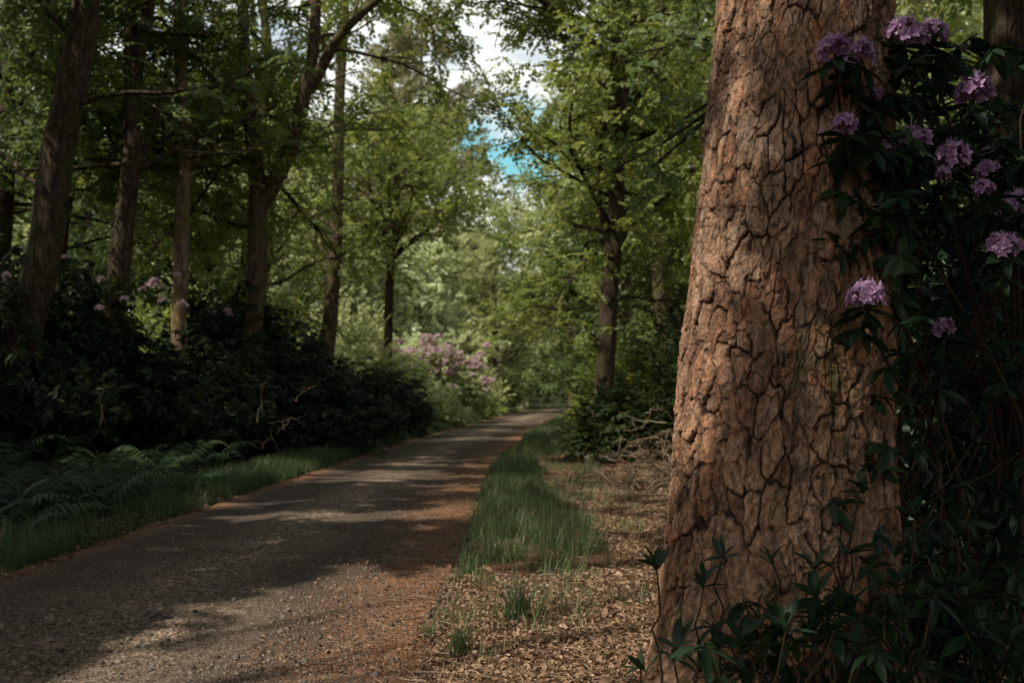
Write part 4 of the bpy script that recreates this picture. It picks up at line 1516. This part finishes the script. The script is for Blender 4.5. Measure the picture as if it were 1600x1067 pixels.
# low leafy suckers at the foot of the pine
SUCK = [
    (1055, 1010, 3.15, 'leafy evergreen shoot at the left foot of the pine', 2), (1100, 905, 3.25, 'single leafy shoot in front of the lower left bark', 1),
    (1130, 870, 3.35, 'small upright shoot against the middle of the lower trunk', 1), (1205, 870, 3.3, 'two leaved shoot in front of the trunk foot', 1),
    (1195, 1010, 3.0, 'leafy shoots at the bottom below the pine trunk', 4), (1330, 860, 3.4, 'upright shoot before the shaded right side of the trunk', 2),
    (1280, 960, 3.1, 'dark leafy shoots in front of the right foot of the pine', 5), (1405, 960, 3.2, 'dark evergreen clump right of the pine foot', 6),
    (1345, 760, 3.5, 'pale shiny leaves hanging by the dark edge of the pine trunk', 1), (1430, 800, 3.4, 'fresh upright whorl in the gloom right of the pine', 1),
    (1510, 930, 3.3, 'dark evergreen clump in the lower right of the photo', 7), (1585, 1000, 3.2, 'dark evergreen clump in the bottom right corner', 6),
    (1000, 1040, 3.3, 'low evergreen shoot on the litter left of the pine foot', 1), (1025, 880, 3.55, 'little shoot with a pale flower bud at the left edge of the trunk', 1)]
for px, py, y, lab, k in SUCK:
    c = at(px, py, y)
    b0 = np.array([c[0], c[1] + .05, float(gz(c[0], c[1] + .05))])
    t = thing('rhododendron_shoot', lab, 'shrub shoot', tuple(b0), 'rhododendron shoots around the pine foot')
    gs, gl = Geo(), Geo()
    for j in range({1: 1, 2: 3}.get(k, k * 4)):
        q = c + (np.array([rng.normal(0, .13), rng.normal(.03, .10), rng.normal(-.06, .11)]) if j else 0)
        q[2] = max(q[2], b0[2] + .08)
        d = np.array([[rng.normal(0, .3), rng.normal(-.1, .3), 1.0]])
        stamp(gl, WHORL_UP if j % 2 == 0 else WHORL, q[None], frames(d, rng.normal(size=(1, 3))), np.array([rng.uniform(.75, 1.1)]), np.array([rng.uniform(.2, .85)]), .5)
        L = polyline(b0 + np.array([rng.normal(0, .05), rng.normal(0, .03), -.02]), q, 8, 0, .012)
        tubes(gs, L[None], np.linspace(.006, .003, 8)[None], 5, rng.random())
    link('stem', gs.mesh('shoot_stem', M['stem'], b0, smooth=True), t)
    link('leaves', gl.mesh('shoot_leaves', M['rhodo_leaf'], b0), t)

# ------------------------------------------------------------------ dark rhododendrons along the left bank
rng = np.random.default_rng(73)
def bush_geo(w_, d_, h_, n, sc, seed):
    gs, gl = Geo(), Geo()
    a = rng.uniform(0, 2 * PI, n)
    c = rng.uniform(-.1, 1, n)
    r = (.55 + .45 * rng.random(n) ** .6)
    s = np.sqrt(np.clip(1 - c * c, 0, 1))
    lump = .45 + 1.1 * fbm(a * 2.2 + seed, c * 4, seed, 3)
    P = np.stack([w_ * s * np.cos(a) * r * lump, d_ * s * np.sin(a) * r * lump, .1 + h_ * np.clip(c, .0, 1) * r * lump + rng.uniform(0, .35, n) * h_ * (c < .2)], 1)
    d = norm(P - [0, 0, h_ * .25]) + rng.normal(0, .35, (n, 3)) + [0, 0, .5]
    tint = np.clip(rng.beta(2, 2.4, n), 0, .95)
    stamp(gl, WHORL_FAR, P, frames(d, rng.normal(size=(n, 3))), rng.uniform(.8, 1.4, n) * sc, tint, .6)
    for k in range(26):
        e = P[rng.integers(0, n)]
        L = polyline([rng.normal(0, .15), rng.normal(0, .15), -.05], e, 7, .1, .06)
        tubes(gs, L[None], np.linspace(.03, .006, 7)[None], 5, rng.random())
    return gs, gl, P


BV = [bush_geo(1.7, 1.3, 2.3, 1500, 1.15, s) for s in (1, 2, 3)]
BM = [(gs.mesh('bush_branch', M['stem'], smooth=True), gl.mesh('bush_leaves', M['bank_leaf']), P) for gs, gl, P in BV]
pinkm = []
for v, f, t in TRUSS_FAR:
    g = Geo()
    g.add(v, f, t)
    pinkm.append(g.mesh('pink_flower_cluster', M['pink_petal']))
LB = [  # x, y, scale, label, flower pixels (px,py,distance)
    (-8.0, 12.2, 1.0, 'dark shrub mass at the left edge above the bracken', [(10, 432)]),
    (-9.2, 14.5, 1.1, 'dark shrub below the leaning trunk at far left', [(102, 402)]),
    (-6.9, 14.6, 1.0, 'dark shrub in front of the splitting trunk', [(155, 482), (158, 437)]),
    (-7.2, 16.4, 1.15, 'pink flecked shrub between the splitting and pale trunks', [(222, 452), (235, 446), (241, 440), (250, 448), (195, 468), (255, 470)]),
    (-5.5, 16.6, 1.0, 'dark shrub in front of the pale trunk', [(277, 430), (284, 473), (290, 478)]),
    (-5.2, 18.6, 1.05, 'dark shrub with two pink blooms left of the forked trunk', [(335, 488), (356, 486), (358, 492)]),
    (-3.9, 18.6, .85, 'dark shrub in front of the forked trunk', []),
    (-4.6, 21.6, 1.0, 'dark shrub behind the forked trunk foot with a pink bloom', [(466, 548)]),
    (-3.75, 22.5, .85, 'dark shrub under the thin straight trunk', []),
    (-3.6, 26.0, 1.0, 'dark shrub left of the pink flowering bush', []),
    (-9.2, 18.5, 1.2, 'shrub deep in the shade behind the leftmost trunks', []),
    (-10.5, 23, 1.3, 'rearmost shrub in the left wood', []),
    (-7.0, 25, 1.25, 'green shrub behind the pale trunk', []),
]
for i, (x, y, s, lab, fl) in enumerate(LB):
    b0 = np.array([x, y, float(gz(x, y))])
    rz = rng.uniform(0, 6)
    t = thing('rhododendron_bush', lab, 'shrub', tuple(b0), 'dark shrubs along the left bank', rz, s)
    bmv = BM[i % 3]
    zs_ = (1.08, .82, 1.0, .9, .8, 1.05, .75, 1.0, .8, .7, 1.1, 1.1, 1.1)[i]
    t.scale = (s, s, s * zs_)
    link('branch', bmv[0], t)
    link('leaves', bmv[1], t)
    for px, py in fl:
        p = at(px, py, y - .9 * s) - b0
        c, sn = math.cos(-rz), math.sin(-rz)
        q = np.array([p[0] * c - p[1] * sn, p[0] * sn + p[1] * c, p[2] / zs_]) / s
        o = link('flower_cluster', pinkm[rng.integers(0, 3)], t, tuple(q), rng.uniform(0, 6))
        k = rng.uniform(.5, .85)
        o.scale = (k, k, k)

# pink flowering bush by the bend
px_b = [(-2.75, 37, 1.12, 'big rounded bush covered in pale pink flowers where the road bends', 170), (-4.2, 34, 1.0, 'pink tinged bush behind the dark shrubs, left of the pink one', 16)]
for x, y, s, lab, nf in px_b:
    b0 = np.array([x, y, float(gz(x, y))])
    gs, gl, P = bush_geo(1.45, 1.2, 2.35, 1300, 1.3, 9)
    t = thing('rhododendron_bush', lab, 'shrub', tuple(b0), None, 0, s)
    t.scale = (s * 1.2, s, s)
    link('branch', gs.mesh('pink_bush_branch', M['stem'], smooth=True), t)
    link('leaves', gl.mesh('pink_bush_leaves', M['far_haze_leaf']), t)
    fr = P[(P[:, 1] < .25) & (P[:, 2] > .7)]
    d = norm(fr - [0, 0, .5])
    k = np.argsort(-(np.linalg.norm(fr, axis=1) + rng.normal(0, .25, len(fr))))[:nf]
    for j in k:
        o = link('flower_cluster', pinkm[rng.integers(0, 3)], t, tuple(fr[j] + d[j] * .12), rng.uniform(0, 6))
        q = rng.uniform(.9, 1.6)
        o.scale = (q, q, q)

# ------------------------------------------------------------------ bushes on the right verge and at the bend
def leafy_bush(x, y, w_, d_, h_, n, lab, lm, protos, sc, name='bush', group=None):
    gs, gl = Geo(), Geo()
    a = rng.uniform(0, 2 * PI, n)
    c = rng.uniform(-.05, 1, n)
    r = .45 + .55 * rng.random(n) ** .6
    s = np.sqrt(np.clip(1 - c * c, 0, 1))
    lump = .65 + .7 * fbm(a * 1.8 + x, c * 3 + y, 5)
    b0 = np.array([x, y, float(gz(x, y))])
    P = np.stack([x + w_ * s * np.cos(a) * r * lump, y + d_ * s * np.sin(a) * r * lump, b0[2] + .08 + h_ * np.clip(c, 0, 1) * r * lump + (c < .25) * rng.uniform(0, .3, n) * h_], 1)
    d = norm(P - b0 - [0, 0, .3 * h_]) + rng.normal(0, .5, (n, 3))
    stamp(gl, protos, P, frames(d), rng.uniform(.7, 1.25, n) * sc, np.clip(fbm(P[:, 0] * 2, P[:, 2] * 2 + P[:, 1], 6) + rng.normal(0, .15, n), 0, 1), .65)
    for k in range(24):
        e = P[rng.integers(0, n)]
        L = polyline(b0 + [rng.normal(0, .1), rng.normal(0, .1), -.05], e, 7, .08, .05)
        tubes(gs, L[None], np.linspace(.022, .005, 7)[None], 5, rng.random())
    t = thing(name, lab, 'shrub', tuple(b0), group)
    link('branch', gs.mesh(name + '_branch', M['stem'], b0, smooth=True), t)
    link('leaves', gl.mesh(name + '_leaves', M[lm], b0), t)


rng = np.random.default_rng(74)
RBUSH = [
    (1.75, 16.3, .8, .7, 1.0, 420, 'dark bush at the foot of the right verge oak', 'shade_leaf'),
    (2.9, 15.8, 1.2, .9, 1.7, 800, 'shadowy bush between the right verge oak and the big pine', 'shade_leaf'),
    (2.3, 19.5, 1.1, .9, 1.8, 800, 'green bush behind the right verge oak', 'oak_leaf'),
    (3.6, 19.0, 1.4, 1.0, 2.6, 1000, 'tall dark bush behind the brushwood', 'shade_leaf'),
    (2.9, 26.0, 1.3, 1.0, 1.9, 700, 'green bush along the right edge of the road', 'oak_leaf'),
    (5.3, 42.0, 1.6, 1.2, 2.4, 700, 'bush right of the road just before the bend', 'oak_leaf'),
    (4.6, 15.0, 1.5, 1.2, 2.6, 900, 'dark bush hidden behind the big pine', 'shade_leaf'),
    (5.4, 11.0, 1.6, 1.2, 2.8, 1000, 'black green bush in the gloom right of the pine', 'shade_leaf'),
    (4.1, 8.6, 1.3, 1.0, 2.3, 900, 'dark bush behind the purple rhododendron', 'shade_leaf'),
    (6.8, 9.5, 1.6, 1.2, 2.8, 900, 'dark bush at the right margin under the corner trunk', 'shade_leaf'),
    (1.0, 80.0, 2.6, 1.5, 3.2, 700, 'dark bush closing the road at the bend', 'dark_leaf'),
    (4.5, 84.0, 3.0, 1.8, 4.2, 800, 'tall dark bush in the shade tunnel past the bend', 'dark_leaf'),
    (-.9, 62.0, 1.8, 1.2, 2.6, 600, 'green bush on the inner left of the bend', 'oak_leaf'),
    (-1.9, 48.0, 1.5, 1.2, 2.3, 600, 'light green bush right of the pink flowers', 'far_haze_leaf'),
    (-4.6, 44.0, 2.0, 1.5, 3.2, 700, 'light bush behind the pink flowering bush', 'pale_haze_leaf'),
    (-6.0, 38.0, 2.0, 1.5, 3.6, 800, 'hazy green bush left of the small spreading tree', 'far_haze_leaf'),
    (-4.3, 28.2, 1.5, 1.0, 2.9, 800, 'hazy bush hiding the foot of the small spreading tree', 'far_haze_leaf'),
    (-3.3, 29.5, .9, .7, 1.0, 300, 'low mixed brush at the road edge where the dark hedge ends', 'shade_leaf'),
    (-2.55, 33.0, .8, .7, .8, 260, 'low pale brush in front of the pink bush', 'far_haze_leaf'),
    (-1.75, 41.0, .9, .8, .9, 240, 'low green brush on the verge right of the pink bush', 'oak_leaf'),
    (-8.5, 34.0, 2.2, 1.5, 3.6, 800, 'hazy green bush behind the thin straight trunk', 'far_haze_leaf'),
    (-12.0, 36.0, 2.5, 1.5, 4.0, 800, 'green bush deep behind the pale trunk', 'oak_leaf'),
]
for x, y, w_, d_, h_, n, lab, lm in RBUSH:
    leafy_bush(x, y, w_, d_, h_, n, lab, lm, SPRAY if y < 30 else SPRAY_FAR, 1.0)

# ------------------------------------------------------------------ bracken on the left verge
def fern(seed):
    r = np.random.default_rng(seed)
    g = Geo()
    nf = 7
    for k in range(nf):
        az = 2 * PI * k / nf + r.normal(0, .3)
        L = r.uniform(.6, 1.0)
        hgt = r.uniform(.7, 1.25)
        ca, sa = math.cos(az), math.sin(az)
        fz = lambda t: L * hgt * (.95 * t - .75 * t * t)
        npn = 17
        ft = r.random()
        for i in range(2, npn + 1):
            t = i / npn
            ln = .27 * L * min(1, (1 - t) * 1.25 + .06) * r.uniform(.85, 1.1)
            for sgn in (-1, 1):
                d = np.array([[.35 + .3 * t, sgn * 1.0, -.25 + r.normal(0, .12)]])
                R = frames(d, np.array([[-.25, 0, 1.0]]))[0]
                w0 = .040 * (1.1 - .6 * t)
                prof_ = [(0, .5), (.25, 1), (.6, .7), (1, .06)]
                v = []
                for q, ww in prof_:
                    v += [[-w0 * ww / 2, ln * q, -.12 * ln * q * q], [w0 * ww / 2, ln * q, -.12 * ln * q * q]]
                v = np.array(v) @ R.T + np.array([L * t * .85, 0, fz(t)])
                v = np.stack([v[:, 0] * ca - v[:, 1] * sa, v[:, 0] * sa + v[:, 1] * ca, v[:, 2]], 1)
                g.add(v, np.array([[0, 1, 3, 2], [2, 3, 5, 4], [4, 5, 7, 6]]), np.full(8, np.clip(.25 * r.random() + .5 * ft + .25 * t, 0, 1)))
        t = np.linspace(0, 1, 8)
        P = np.stack([L * t * .85 * ca, L * t * .85 * sa, fz(t)], 1)
        tubes(g, P[None], np.linspace(.005, .0015, 8)[None], 4, .3)
    return g.mesh('bracken', M['bracken'])


FM = [fern(s) for s in range(4)]
FP = []
for k in range(900):
    px, py = rng.uniform(-60, 440), rng.uniform(690, 850)
    p = on_ground(px, py)
    if p[0] > xl(p[1]) - .45 - .4 * (px > 300):
        continue
    if any((p[0] - q[0]) ** 2 + (p[1] - q[1]) ** 2 < .36 ** 2 for q in FP):
        continue
    FP.append(p)
    if len(FP) >= 85:
        break
for i, p in enumerate(FP):
    o = link('bracken', FM[i % 4], None, (p[0], p[1], float(gz(p[0], p[1]))), rng.uniform(0, 6))
    s = rng.uniform(.65, 1.05)
    o.scale = (s, s, s * rng.uniform(1.0, 1.5))
    tag(o, 'dark green bracken fern arching over the left verge', 'fern', 'bracken along the left verge')

# dead sticks in the left bank
for i, (a_, b_, y) in enumerate([((402, 660), (412, 598), 13.0), ((420, 660), (470, 650), 13), ((158, 660), (160, 600), 11), ((460, 625), (478, 605), 14), ((8, 870), (4, 810), 7.0), ((410, 700), (428, 672), 12.6)]):
    A, B_ = at(*a_, y), at(*b_, y)
    g = Geo()
    L = polyline(A, B_, 8, 0, .015)
    tubes(g, L[None], np.linspace(.008, .003, 8)[None], 6, rng.uniform(.0, .5))
    for q in range(3):
        e = polyline(L[3 + q], L[3 + q] + rng.normal(0, .12, 3), 5, 0, .01)
        tubes(g, e[None], np.linspace(.004, .0015, 5)[None], 5, rng.uniform(.0, .5))
    o = link('dead_branch', g.mesh('dead_branch', M['dead_twig'], A, smooth=True), None, tuple(A))
    tag(o, 'pale dead stick poking out of the dark left bank', 'dead branch', 'dead sticks in the left bank')

# brushwood heap left of the pine
rng = np.random.default_rng(75)
pb = on_ground(1010, 775)
heap = thing('brushwood_heap', 'tangled heap of pale dead branches on the litter left of the pine', 'brushwood', (pb[0], pb[1], 0))
for i in range(95):
    c = np.array([pb[0] + rng.normal(.08, .32), pb[1] + rng.normal(.2, .5), 0])
    c[2] = float(gz(c[0], c[1])) + abs(rng.normal(0, .30)) * np.clip(1.1 - abs(c[0] - pb[0] - .1) * .9, .1, 1) + .02
    az, el = rng.uniform(0, PI), rng.normal(.05, .4)
    L0 = rng.uniform(.25, .8)
    d = np.array([math.cos(az) * math.cos(el), math.sin(az) * math.cos(el), math.sin(el)])
    P = polyline(c - d * L0 / 2, c + d * L0 / 2, 9, rng.normal(0, .06), .014)
    P[:, 2] = np.maximum(P[:, 2], .06)
    g = Geo()
    r0 = rng.uniform(.004, .013)
    tubes(g, P[None], np.linspace(r0, r0 * .4, 9)[None], 6, rng.random())
    for q in range(2):
        k = rng.integers(3, 8)
        e = polyline(P[k], P[k] + d * .15 + rng.normal(0, .08, 3), 5, 0, .008)
        tubes(g, e[None], np.linspace(r0 * .5, r0 * .25, 5)[None], 5, rng.random())
    link('branch', g.mesh('brush_branch', M['dead_twig'], (pb[0], pb[1], 0), smooth=True), heap)
